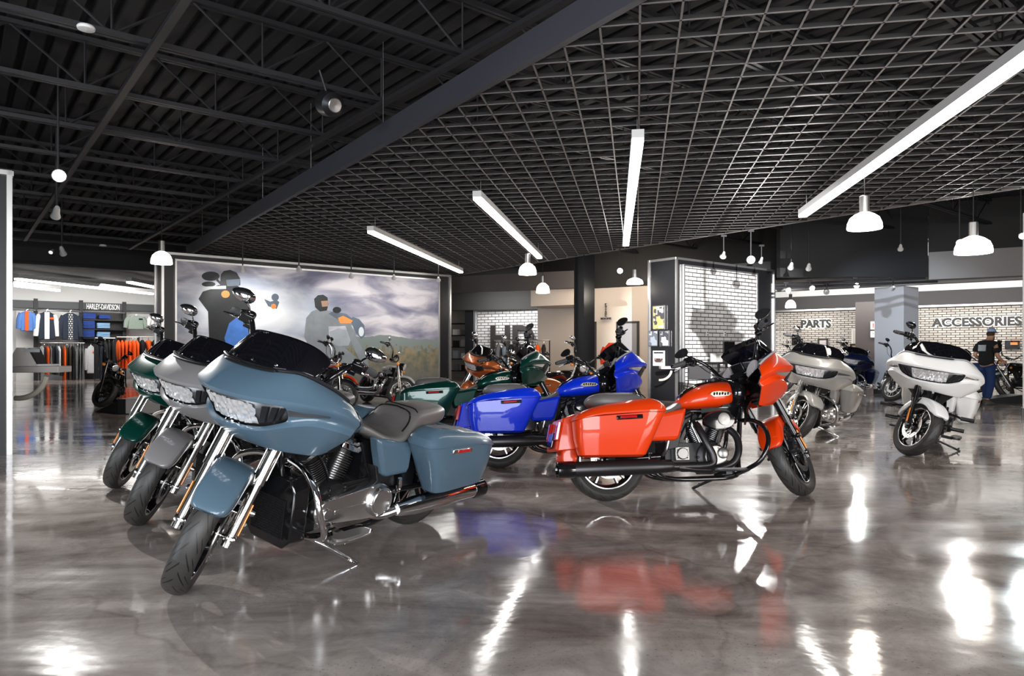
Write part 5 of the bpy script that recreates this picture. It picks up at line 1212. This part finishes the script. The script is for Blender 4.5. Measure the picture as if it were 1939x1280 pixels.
# ------------------------------------------------------------------ background motorcycles
bike(CP, place((-2.45, 15.3), -52), -52, chrome_set(P_SILVER, enginecase=BLACKM), 'grey cruiser with white-rimmed front wheel below the mural', RC)
bike(CP, place((-3.35, 13.6), -48), -48, black_set(P_BLACK, exh2=CHROME, fork=CHROME, bar=CHROME), 'black cruiser with chrome pipes under the right mural rider', RC)
bike(CP, (-4.9, 17.0), -50, black_set(P_ORANGE), 'cruiser with an orange tank farthest back below the mural', RC)
bike(TP, (.42, 13.9), -146, chrome_set(P_COPPER, fork=CHROME), 'copper touring motorcycle facing left below the mural edge', RC)
bike(CP, (.9, 15.4), -140, chrome_set(P_RED), 'dark red cruiser behind the copper touring motorcycle', RC)
bike(CP, (1.3, 17.0), -150, black_set(P_BLACK), 'black cruiser behind the dark green black-trimmed motorcycle', RC)
bike(CP, (2.0, 15.9), -120, chrome_set(P_BLACK), 'black chrome cruiser in front of the steel column', RC)
bike(TP, place((8.75, 18.6), -128), -128, chrome_set(P_NAVY), 'navy touring motorcycle standing behind the sand silver one', RC)
bike(CP, place((9.15, 16.9), -115), -115, black_set(P_BLACK, exh2=CHROME), 'black cruiser beside the white column', RC)
bike(CP, place((8.4, 21.5), -128), -128, chrome_set(P_BLACK), 'black cruiser in front of the parts counter wall', RC)
bike(CP, place((9.9, 23.2), -128), -128, chrome_set(P_NAVY), 'navy cruiser standing below the parts lettering at right', RC)
bike(CP, place((9.3, 25.5), -128), -128, chrome_set(P_BLACK), 'black cruiser farthest back below the parts lettering', RC)
bike(CP, place((11.5, 24.0), -120), -120, black_set(P_BLACK), 'black cruiser in front of the white rear door', RC)
bike(CP, place((12.35, 17.4), -14), -14, chrome_set(P_ICE, finblack=CHROME, enginecase=CHROME), 'pale blue chrome cruiser behind the walking person', RC, z=.0)
bike(CP, (15.5, 20.2), 176, black_set(P_BLACK, paint=P_BLACK), 'black three-seat cruiser at the right border', RC)
c = at(1888, 765, 16.2); t = MB(); t.rings([[(-.75,0,.0),(.55,0,0),(.55,0,.20),(-.75,0,.02)],[(-.75,.5,0),(.55,.5,0),(.55,.5,.20),(-.75,.5,.02)]], True, True); o = link('wedge_ramp', t.mesh('wedge_ramp'), PANELB, None, (c.x, c.y, 0), (0,0,-.1)); tag(o, 'black wedge ramp under the pale blue cruiser', 'ramp')

# ------------------------------------------------------------------ lettering on the rear walls
RANG = math.atan2(RD.y, RD.x)
DARKL = mat('letter_dark', (.045,.042,.04), .5); HALO = mat('letter_backing', (.86,.85,.82), .5, emit=(1,.98,.94), es=1.2)
def wall_sign(name, txt, px0, px1, pyb, pyt, p0, p1, label, m=DARKL, halo=True, bold=.022, off=.08):
    a = on_plane(px0, pyb, p0, p1, off); c = on_plane(px1, pyb, p0, p1, off); h = on_plane((px0+px1)/2, pyt, p0, p1, off).z-a.z; d = (c-a); ang = math.atan2(d.y, d.x)
    t = empty(name, ((a.x+c.x)/2, (a.y+c.y)/2, (a.z+c.z)/2), (0,0,ang)); tag(t, label, 'lettering'); L_ = Vector((d.x,d.y)).length
    for (mm, bo, y, dp, nm) in (((HALO, bold+.022, -.0, .02, 'letter_backing'),) if halo else ())+((m, bold, -.05, .03, 'letters'),):
        o = text_mesh(nm, txt, h/.69, mm, dp, bo, t); o.rotation_euler = (R(90),0,0); o.location.y = y; o.scale = (L_/max(.01, o.dimensions.x), 1, 1)
wall_sign('wall_lettering', 'PARTS', 1517, 1574, 620, 605.5, RW0, RW1, 'dark capital letters with white edges over the left half of the right brick wall')
wall_sign('wall_lettering', 'ACCESSORIES', 1765, 1936, 617, 600, RW0, RW1, 'long dark capital lettering with white edges right of the white column')
wall_sign('wall_lettering', 'HD', 929, 1011, 659, 617.5, MW0, MW1, 'two huge dark letters on the middle brick wall', m=mat('letter_brown', (.03,.025,.023), .5), halo=False, bold=.04)
wall_sign('fitting_sign', 'ROOMS', 1139, 1158, 605, 601, FW0, FW1, 'small dark horizontal word of the fitting room sign', halo=False, bold=.0, off=.12)
for k, ch in enumerate('FITTING'): wall_sign('sign_letter', ch, 1146.8, 1149.8, 577.5+k*3.7, 574.5+k*3.7, FW0, FW1, 'tiny dark letter, %s from the top of the vertical word on the beige wall' % ('first second third fourth fifth sixth seventh'.split()[k]), halo=False, bold=.0, off=.12)
# rear right door, pictures, notice frames
def rplate(px0, px1, py0, py1, m, name, label, cat, off=.06, th=.05, frame=None):
    a = on_plane(px0, py1, RW0, RW1, off); c = on_plane(px1, py1, RW0, RW1, off); h = on_plane((px0+px1)/2, py0, RW0, RW1, off).z-a.z; w = (Vector((c.x,c.y))-Vector((a.x,a.y))).length
    t = empty(name, a, (0,0,RANG)); 
    if cat: tag(t, label, cat)
    b = MB(); b.box((w/2,0,h/2),(w-.06,th,h-.06)); link('panel', b.mesh('panel'), m, t)
    if frame: b = MB(); b.box((.03,-.01,h/2),(.07,th+.03,h)); b.box((w-.03,-.01,h/2),(.07,th+.03,h)); b.box((w/2,-.01,h-.03),(w,th+.03,.07)); b.box((w/2,-.01,.03),(w,th+.03,.06)); link('frame', b.mesh('frame'), frame, t)
    return t
t = rplate(1613, 1645, 623, 717, mat('door_cream', (.66,.61,.55), .5), 'door_3', None, None, frame=mat('door_cream_frame', (.75,.72,.68), .5)); t['kind'] = 'structure'
rplate(1610, 1638, 651, 672, mat('notice_tan', (.45,.30,.18), .5, var=.5, bs=8), 'notice_board', 'brown framed notice board in front of the rear door', 'notice board', off=.3, frame=FINB)
rplate(1549, 1568, 641, 657, mat('notice_light', (.6,.55,.53), .5, var=.4, bs=8), 'framed_picture', 'light framed picture on the brick below the parts lettering', 'picture', frame=DARKL)
rplate(1500, 1520, 641, 654, SCREEN, 'wall_monitor', 'dark monitor on the brick behind the sand silver motorcycle', 'monitor', frame=FINB)
t = rplate(1903, 1931, 645, 661, SCREEN, 'wall_monitor', 'dark monitor with an orange picture right of the person', 'monitor', frame=FINB)
b = MB(); b.box((.32,-.04,.25),(.30,.02,.18)); link('screen_picture', b.mesh('screen_picture'), D6, t)
b = on_plane(1657, 700, RW0, RW1, 1.2); o = boxobj('trim_13', (b.x, b.y, 1.6), (1.35,.6,3.2), mat('pier_dark', (.06,.05,.05), .5), RANG, kind='structure')
b = on_plane(1663, 700, RW0, RW1, 1.7); o = boxobj('light_strip', (b.x, b.y, 2.0), (.16,.1,1.75), mat('strip_glow', (1,1,1), .5, emit=(1,.93,.88), es=2.5), RANG); tag(o, 'vertical glowing light strip left of the white column', 'light strip')
for k, (py0, py1) in enumerate(((609,624),(627,639))):
    rplate(1649, 1659, py0, py1, mat('picture_red' if not k else 'picture_grey', (.35,.12,.08) if not k else (.4,.42,.4), .5, var=.6, bs=9), 'framed_picture', ['upper reddish picture beside the light strip','lower grey picture beside the light strip'][k], 'picture', off=1.6, frame=WHITEM)
# ------------------------------------------------------------------ posters on the black side, chair, desk
bpy.context.view_layer.update()
BW = boxw.matrix_world; bI = BW.inverted()
def on_side(px, py):
    o_ = bI @ Vector((0,0,CH)); d_ = bI.to_3x3() @ Vector(((px-CX)/FPX, 1, (HY-py)/FPX)); t = (-.03-o_.x)/d_.x; p = o_+d_*t; return p.y, p.z
def poster_mat(name, c1, c2, c3, sc):
    m = bpy.data.materials.new(name); m.use_nodes = True; nt = m.node_tree; N = nt.nodes; L = nt.links; tc = N.new('ShaderNodeTexCoord'); v = N.new('ShaderNodeTexVoronoi'); v.distance = 'CHEBYCHEV'; v.inputs['Scale'].default_value = sc; L.new(tc.outputs['Object'], v.inputs['Vector'])
    r = N.new('ShaderNodeValToRGB'); r.color_ramp.interpolation = 'CONSTANT'; e = r.color_ramp.elements; e[0].color = (*c1,1); e[1].position = .45; e[1].color = (*c2,1); q = e.new(.7); q.color = (*c3,1); sp = N.new('ShaderNodeSeparateColor'); L.new(v.outputs['Color'], sp.inputs[0]); L.new(sp.outputs[0], r.inputs[0]); L.new(r.outputs[0], N['Principled BSDF'].inputs['Base Color']); return m
for k, (x0, x1, y0, y1, m, lb) in enumerate(((1237,1259,580,623,poster_mat('poster_collage', (.06,.06,.07), (.55,.5,.42), (.5,.38,.15), 9), 'large collage poster at the top of the black side panel'), (1229,1246,627,655,poster_mat('poster_grey', (.12,.13,.15), (.6,.6,.62), (.3,.33,.38), 8), 'lower left small grey poster on the black side panel'),
     (1250,1267,627,655,poster_mat('poster_dark', (.06,.06,.07), (.3,.3,.32), (.62,.62,.62), 8), 'lower right small dark poster on the black side panel'), (1237,1259,664,693,mat('poster_white', (.75,.73,.70), .5), 'white poster with a small motorcycle picture, lowest on the black side panel'))):
    ya, za = on_side(x1, y1); yb, zb = on_side(x0, y0); t = empty('poster', BW @ Vector((-.035, (ya+yb)/2, (za+zb)/2)), (0,0,ANG)); tag(t, lb, 'poster')
    b = MB(); b.box((0,0,0),(.02,abs(yb-ya),zb-za)); link('sheet', b.mesh('sheet'), m, t)
    if k == 3:
        b = MB(); b.box((-.012,0,-.05),(.006,abs(yb-ya)*.7,.10)); link('poster_picture', b.mesh('poster_picture'), poster_mat('poster_bike', (.1,.03,.03), (.5,.3,.28), (.05,.05,.05), 30), t)
        b = MB(); b.box((-.012,0,(zb-za)*.36),(.006,abs(yb-ya)*.8,.035)); link('poster_title', b.mesh('poster_title'), D1, t)
    else:
        b = MB()
        for sg in (-1,1): b.box((-.004,sg*(yb-ya)/2,0),(.024,.02,zb-za)); b.box((-.004,0,sg*(zb-za)/2),(.024,yb-ya,.02))
        link('poster_frame', b.mesh('poster_frame'), SATIN, t)
c = at(1268, 696, 16.3); desk_arm((c.x, c.y, c.z), .0, .75, 'taupe shelf on a curved cream bracket on the black side panel')
# outlets on the brick
for k, px in enumerate((1339.5, 1372.5)):
    o_ = bI @ Vector((0,0,CH)); d_ = bI.to_3x3() @ Vector(((px-CX)/FPX, 1, (HY-632)/FPX)); t_ = (-.03-o_.y)/d_.y; p = o_+d_*t_
    t = empty('power_outlet', BW @ p, (0,0,ANG)); tag(t, ['white outlet plate at left on the brick display wall','white outlet plate at right on the brick display wall'][k], 'outlet'); b = MB(); b.box((0,0,0),(.085,.02,.13)); link('plate', b.mesh('plate'), WHITEP, t)
    b = MB(); b.box((0,-.012,.03),(.04,.01,.03)); b.box((0,-.012,-.03),(.04,.01,.03)); link('sockets', b.mesh('sockets'), DARKL, t)
def folding_chair(c, rz, label):
    t = empty('folding_chair', c, (0,0,rz)); tag(t, label, 'chair')
    b = MB(); b.rings([sring(x,0,.2+.02,z,z+.03,6,20) for x, z in ((-.02,.44),(.38,.46))], True, True); link('seat', b.mesh('seat'), PANELB, t)
    b = MB(); b.box((-.06,0,.76),(.03,.50,.30)); o = link('backrest', b.mesh('backrest'), PANELB, t); bev(o, .012)
    for sg in (-1,1):
        b = MB(); b.tube([(-.08,sg*.23,.86),(.0,sg*.23,.45),(.30,sg*.23,.0)], .012, 8, 2); link('leg', b.mesh('leg'), BLACKM, t); b = MB(); b.tube([(.34,sg*.21,.45),(-.12,sg*.21,.0)], .012, 8, 0); link('leg', b.mesh('leg'), BLACKM, t)
c = at(1322, 712, 14.8); folding_chair((c.x, 14.8, 0), R(95), 'black folding chair in front of the brick display wall')
c = at(1368, 700, 16.9); t = empty('side_table', (c.x, c.y, 0), (0,0,ANG)); tag(t, 'small dark table in front of the brick display wall', 'table')
b = MB(); b.box((0,0,.93),(.95,.45,.04)); link('table_top', b.mesh('table_top'), PANELB, t)
for sx in (-.42,.42):
    for sy in (-.18,.18): b = MB(); b.box((sx,sy,.455),(.04,.04,.91)); link('leg', b.mesh('leg'), BLACKM, t)
tm = empty('desk_monitor', (c.x+.18, c.y+.1, .95), (0,0,ANG-.2)); tag(tm, 'black monitor standing on the small dark table', 'monitor'); b = MB(); b.box((0,0,.31),(.34,.05,.36)); link('screen', b.mesh('screen'), SCREEN, tm); b = MB(); b.box((0,.03,.06),(.06,.05,.12)); b.box((0,0,.01),(.2,.16,.02)); link('stand', b.mesh('stand'), PANELB, tm)
o = boxobj('paper_box', (c.x-.18, c.y-.12, 1.05), (.26,.16,.20), mat('box_grey', (.45,.44,.42), .6, var=.3, bs=12), ANG); tag(o, 'grey printed box on the small dark table', 'box')

# ------------------------------------------------------------------ middle opening: shelving, garment rack, hoodie
def shelf_unit(c, w, rz):
    t = empty('shelving_unit', c, (0,0,rz)); tag(t, 'dark shelving unit seen through the gap beside the mural wall', 'shelving')
    for k in range(5): b = MB(); b.box((0,0,.4+k*.48),(w,.4,.04)); link('shelf', b.mesh('shelf'), FINB, t)
    for x in (-w/2, w/2): b = MB(); b.box((x,0,1.3),(.05,.4,2.6)); link('upright', b.mesh('upright'), FINB, t)
    return t
c = Vector((-1.9, 28.6, 0)); shelf_unit(c, 1.9, -.3)
random.seed(9)
for k in range(4):
    for i in range(5):
        m = [WHITEP, CLIGHT, CGREY, D3, CBLACK][(i*2+k)%5]; h = random.uniform(.2,.34); q = c+Matrix.Rotation(-.3,3,'Z')@Vector((-.75+i*.37, -.08, .42+k*.48+h/2)); o = boxobj('boxed_accessory', q, (.22,.2,h), m, -.3); tag(o, 'small pale or dark box on the shelving beside the mural wall', 'box', 'boxes on the shelving unit')
t = empty('garment_rack', (.3, 22.3, 0), (0,0,-.15)); tag(t, 'black garment rack holding jeans and jackets in the middle opening', 'garment rack')
b = MB(); b.tube([(-.9,0,1.55),(.9,0,1.55)], .02, 8, 0); link('rail', b.mesh('rail'), SATIN, t)
for x in (-.9,.9): b = MB(); b.tube([(x,0,1.55),(x,0,.03)], .02, 8, 0); b.box((x,0,.02),(.05,.5,.04)); link('rack_leg', b.mesh('rack_leg'), BLACKM, t)
for i, m in enumerate((CGREY, cloth('washed', (.2,.25,.3)), CBLACK, CBLACK, cloth('washed', (.2,.25,.3)), NAVY, CORANGE, CBLACK)):
    q = Vector((.3,22.3,1.42))+Matrix.Rotation(-.15,3,'Z')@Vector((-.75+i*.21,0,0)); o = link('hung_garment', side_mesh(1.1, .2, i%4), m, None, q, (0,0,-.15+random.uniform(-.4,.4))); tag(o, 'jeans or jacket hung on the rack in the middle opening', 'garment', 'garments on the middle rack'); link('hanger_hook', HOOK, CHROME, o)
c = at(1158, 700, 18.5); t = empty('display_hoodie', (c.x, c.y, 0)); tag(t, 'bright orange-red jersey on a stand in front of the fitting rooms', 'jersey')
b = MB(); b.tube([(0,0,0),(0,0,1.1)], .02, 8, 0); b.lathe([(0,.18),(.03,.17)], (0,0,0), 'z', 20); link('stand_pole', b.mesh('stand_pole'), BLACKM, t)
b = MB(); b.rings([sring(0,0,.1,0,.1,2,4)]*0+[[ (w_*math.cos(2*PI*j/16), d_*math.sin(2*PI*j/16), z) for j in range(16)] for z, w_, d_ in ((.72,.20,.12),(.9,.21,.13),(1.12,.22,.13),(1.28,.2,.11),(1.38,.12,.09),(1.43,.08,.07))], True, True)
for sg in (-1,1): b.tube([(sg*.17,0,1.30),(sg*.25,0,1.1),(sg*.24,-.03,.86)], [.075,.065,.055], 10, 3)
link('jersey', b.mesh('jersey', 60), cloth('red_orange', (.85,.05,.01)), t)
# ------------------------------------------------------------------ ceiling devices
c = at(163, 58, 6.7); t = MB(); t.lathe([(0,.02),(.01,.075),(.03,.08),(.045,.07),(.05,.0)], c, (.0,0,1), 24); o = link('smoke_detector', t.mesh('smoke_detector'), WHITEP); tag(o, 'white round smoke detector under the upper left joist', 'smoke detector')
c = at(195, 467, 19); t = MB(); t.lathe([(0,.02),(.01,.09),(.05,.08)], c, 'z', 20); o = link('smoke_detector', t.mesh('smoke_detector'), WHITEP); tag(o, 'small white detector hanging near the left dark bulkhead', 'smoke detector')
c = at(627, 197, 7.7); t = empty('ceiling_speaker', c, (R(25),R(-25),R(30))); tag(t, 'round black loudspeaker hung from the roof joists', 'loudspeaker')
b = MB(); b.lathe([(-.10,.08),(-.05,.13),(.10,.145),(.12,.14)], (0,0,0), 'y', 24); link('housing', b.mesh('housing'), BLACKM, t); b = MB(); b.lathe([(-.105,.0),(-.11,.07),(-.104,.078)], (0,0,0), 'y', 24); link('grille', b.mesh('grille'), SATIN, t)
b = MB(); b.tube([(0,.05,.13),(0,.08,.35)], .012, 6, 0); link('mount', b.mesh('mount'), BLACKM, t)

# ------------------------------------------------------------------ walking person
def skin_obj(name, pts, edges, radii, m, parent, root=0, sub=2):
    me = bpy.data.meshes.new(name); me.from_pydata(pts, edges, []); o = bpy.data.objects.new(name, me); COL.objects.link(o); o.parent = parent; me.materials.append(m)
    s_ = o.modifiers.new('skin', 'SKIN'); s_.use_smooth_shade = True
    for i, r in enumerate(radii):
        v = me.skin_vertices[0].data[i]; v.radius = r if isinstance(r, tuple) else (r, r); v.use_root = (i == root)
    ss_ = o.modifiers.new('subsurf', 'SUBSURF'); ss_.levels = sub; ss_.render_levels = sub; return o
pp = floorpt(1868, 766); PER = empty('person', (pp.x, pp.y, 0), (0,0,R(20))); tag(PER, 'person in black t-shirt, jeans and pale blue cap walking right, looking down', 'person')
SKIN = mat('skin', (.55,.30,.20), .5)
J = [(-.02,0,.93),(.0,0,1.08),(.02,0,1.25),(.04,0,1.40),(.09,0,1.47),(.14,0,1.55),(.16,0,1.63),  # pelvis..head 0-6
     (.02,.18,1.37),(-.07,.23,1.12),(.12,.20,1.00),                                   # left arm 7-9
     (.03,-.18,1.37),(.0,-.25,1.10),(.17,-.24,.98),                                # right arm 10-12
     (.0,.09,.88),(.13,.09,.50),(.10,.09,.10),(-.0,-.09,.88),(.02,-.09,.50),(-.10,-.09,.10)]
E = [(0,1),(1,2),(2,3),(3,4),(4,5),(5,6),(3,7),(7,8),(8,9),(3,10),(10,11),(11,12),(0,13),(13,14),(14,15),(0,16),(16,17),(17,18)]
RR = [(.09,.07),(.09,.07),(.12,.09),(.09,.07),.055,(.08,.075),(.078,.085),.052,.045,.034,.052,.045,.034,.085,.058,.042,.085,.058,.042]
body = skin_obj('body', J, E, RR, SKIN, PER)
SH = [(-.02,0,.84),(.0,0,1.08),(.02,0,1.25),(.04,0,1.40),(.06,0,1.435),(.02,.19,1.37),(-.06,.235,1.17),(.03,-.19,1.37),(.0,-.25,1.15)]
skin_obj('shirt', SH, [(0,1),(1,2),(2,3),(3,4),(3,5),(5,6),(3,7),(7,8)], [(.19,.145),(.175,.135),(.18,.135),(.13,.10),.065,.08,.075,.08,.075], cloth('tee', (.012,.012,.014)), PER)
JN = [(-.02,0,.97),(.0,.09,.86),(.13,.09,.50),(.10,.09,.12),(.0,-.09,.86),(.02,-.09,.50),(-.10,-.09,.12)]
skin_obj('jeans', JN, [(0,1),(1,2),(2,3),(0,4),(4,5),(5,6)], [(.172,.13),.11,.085,.075,.11,.085,.075], cloth('walker_jeans', (.02,.05,.16)), PER)
for (x, y) in ((.13,.09),(-.07,-.09)):
    b = MB(); b.rings([sring(x+dx, y, w, 0.0, h, 2.6, 16) for dx, w, h in ((-.10,.02,.05),(-.08,.04,.09),(0,.045,.11),(.08,.045,.07),(.15,.04,.05),(.18,.02,.035))], True, True); link('shoe', b.mesh('shoe', 60), mat('shoe_grey', (.12,.11,.10), .6), PER)
for sg, wr_ in ((1, Vector(J[9])), (-1, Vector(J[12]))):
    d = Vector((.9,0,-.25)).normalized(); b = MB(); b.sphere(wr_+d*.05, (.05,.022,.04), 12)
    for k in range(4): f0 = wr_+d*.09+Vector((0,0,.03-.019*k)); b.tube([f0, f0+d*.035, f0+d*.055+Vector((0,0,-.03))], [.010,.009,.007], 8, 3)
    b.tube([wr_+d*.03+Vector((0,-sg*.012,.03)), wr_+d*.07+Vector((0,-sg*.03,.05))], .010, 8, 0); link('hand', b.mesh('hand', 60), SKIN, PER)
hc = Vector((.165,0,1.655))
b = MB(); b.sphere(hc, (.098,.082,.098), 20); b.v = [v if v[2] > 1.655 else (v[0], v[1], 1.655+(v[2]-1.655)*.1) for v in b.v]; link('cap', b.mesh('cap', 60), cloth('cap_blue', (.38,.5,.72)), PER)
b = MB(); b.rings([[(hc.x+.06, y*.8, 1.66) for y in (-.08,-.04,0,.04,.08)]+[(hc.x+.06, y*.8, 1.65) for y in (.08,.04,0,-.04,-.08)], [(hc.x+.17-.6*y*y*8, y, 1.63) for y in (-.07,-.035,0,.035,.07)]+[(hc.x+.17-.6*y*y*8, y, 1.622) for y in (.07,.035,0,-.035,-.07)]], True, True); link('cap_brim', b.mesh('cap_brim', 60), cloth('cap_blue', (.38,.5,.72)), PER)
b = MB(); b.sphere((.125,0,1.60), (.075,.083,.07), 16); link('hair', b.mesh('hair', 60), mat('hair_brown', (.06,.03,.018), .7), PER)
b = MB(); b.sphere((.235,0,1.585), (.022,.014,.018), 10); b.sphere((.215,0,1.54), (.02,.025,.012), 10)
for sg in (-1,1): b.sphere((.16,sg*.078,1.60), (.018,.01,.028), 10)
link('face_features', b.mesh('face_features', 60), SKIN, PER)
b = MB(); b.sphere((.20,0,1.525), (.035,.045,.04), 12); link('beard', b.mesh('beard', 60), mat('hair_brown', (.06,.03,.018), .7), PER)
b = MB(); b.box((-.115,.02,1.28),(.02,.17,.14), Matrix.Rotation(R(6),3,'Y')); link('shirt_print', b.mesh('shirt_print'), mat('print_pale', (.45,.48,.52), .6, var=.6, bs=40), PER)
# unseen area lights standing in for counter and ceiling fixtures at the back
area('counter_wall_fill', (12.2, 27.6, 3.5), (14.0, 31.0, 1.6), 5, 150, (1,.97,.92), 1)
area('counter_wall_fill', (16.0, 24.6, 3.5), (18.3, 27.4, 1.6), 5, 150, (1,.97,.92), 1)
area('fitting_fill', (3.0, 20.6, 3.4), (3.2, 23.0, 1.8), 2.5, 60, (1,.86,.70), 1)
area('middle_wall_fill', (-.3, 25.3, 3.1), (0, 27.0, 1.8), 2.2, 60, (1,.99,.97), .6)

# added lamp and plate out of view, made up to shadow the brick wall
LP_ = Vector((1.9, 2.0, 3.5)); tgt = wallpt(1.75, 1.75)
t = spot(0, 0, 1, tgt, 'added spotlight with a shadow-casting plate, hung above the near floor', 0) if False else empty('added_shadow_spotlight', LP_); tag(t, 'added spotlight with a shadow-casting plate hung under the grid above the camera', 'spotlight')
d = (tgt-LP_).normalized(); b = MB(); b.lathe([(-.22,.03),(-.18,.06),(-.01,.07),(.0,.07),(.0,.06)], (0,0,0), d, 24); link('lamp_head', b.mesh('lamp_head'), LAMPB, t)
b = MB(); b.tube([-d*.1, -d*.1+Vector((0,0,.06)), Vector((-d.x*.1,-d.y*.1,.24))], .012, 8, 0); link('arm', b.mesh('arm'), STEELB, t)
sil = [(1312,581),(1333,588),(1335,571),(1371,573),(1379,585),(1397,605),(1394,620),(1386,623),(1412,634),(1398,655),(1378,672),(1352,690),(1336,670),(1319,633),(1305,622)]
P = []
for px, py in sil:
    o_ = bI @ Vector((0,0,CH)); d_ = bI.to_3x3() @ Vector(((px-CX)/FPX, 1, (HY-py)/FPX)); t_ = (-.02-o_.y)/d_.y; w = BW @ (o_+d_*t_); P.append((w-LP_)*.085)
b = MB(); b.rings([P, [p+d*.003 for p in P]], True, True); link('shadow_plate', b.mesh('shadow_plate'), BLACKM, t)
b = MB(); b.tube([P[2], P[2]*.4+Vector((0,0,.12)), Vector((0,0,.20))], .003, 6, 0); link('shadow_plate_bracket', b.mesh('shadow_plate_bracket'), STEELB, t)
ld = bpy.data.lights.new('added_shadow_beam', 'SPOT'); ld.energy = 19000; ld.spot_size = R(19); ld.spot_blend = .5; ld.shadow_soft_size = .004
l = bpy.data.objects.new('added_shadow_beam', ld); COL.objects.link(l); l.parent = t; l.location = d*.02; l.rotation_euler = d.to_track_quat('-Z','Y').to_euler()
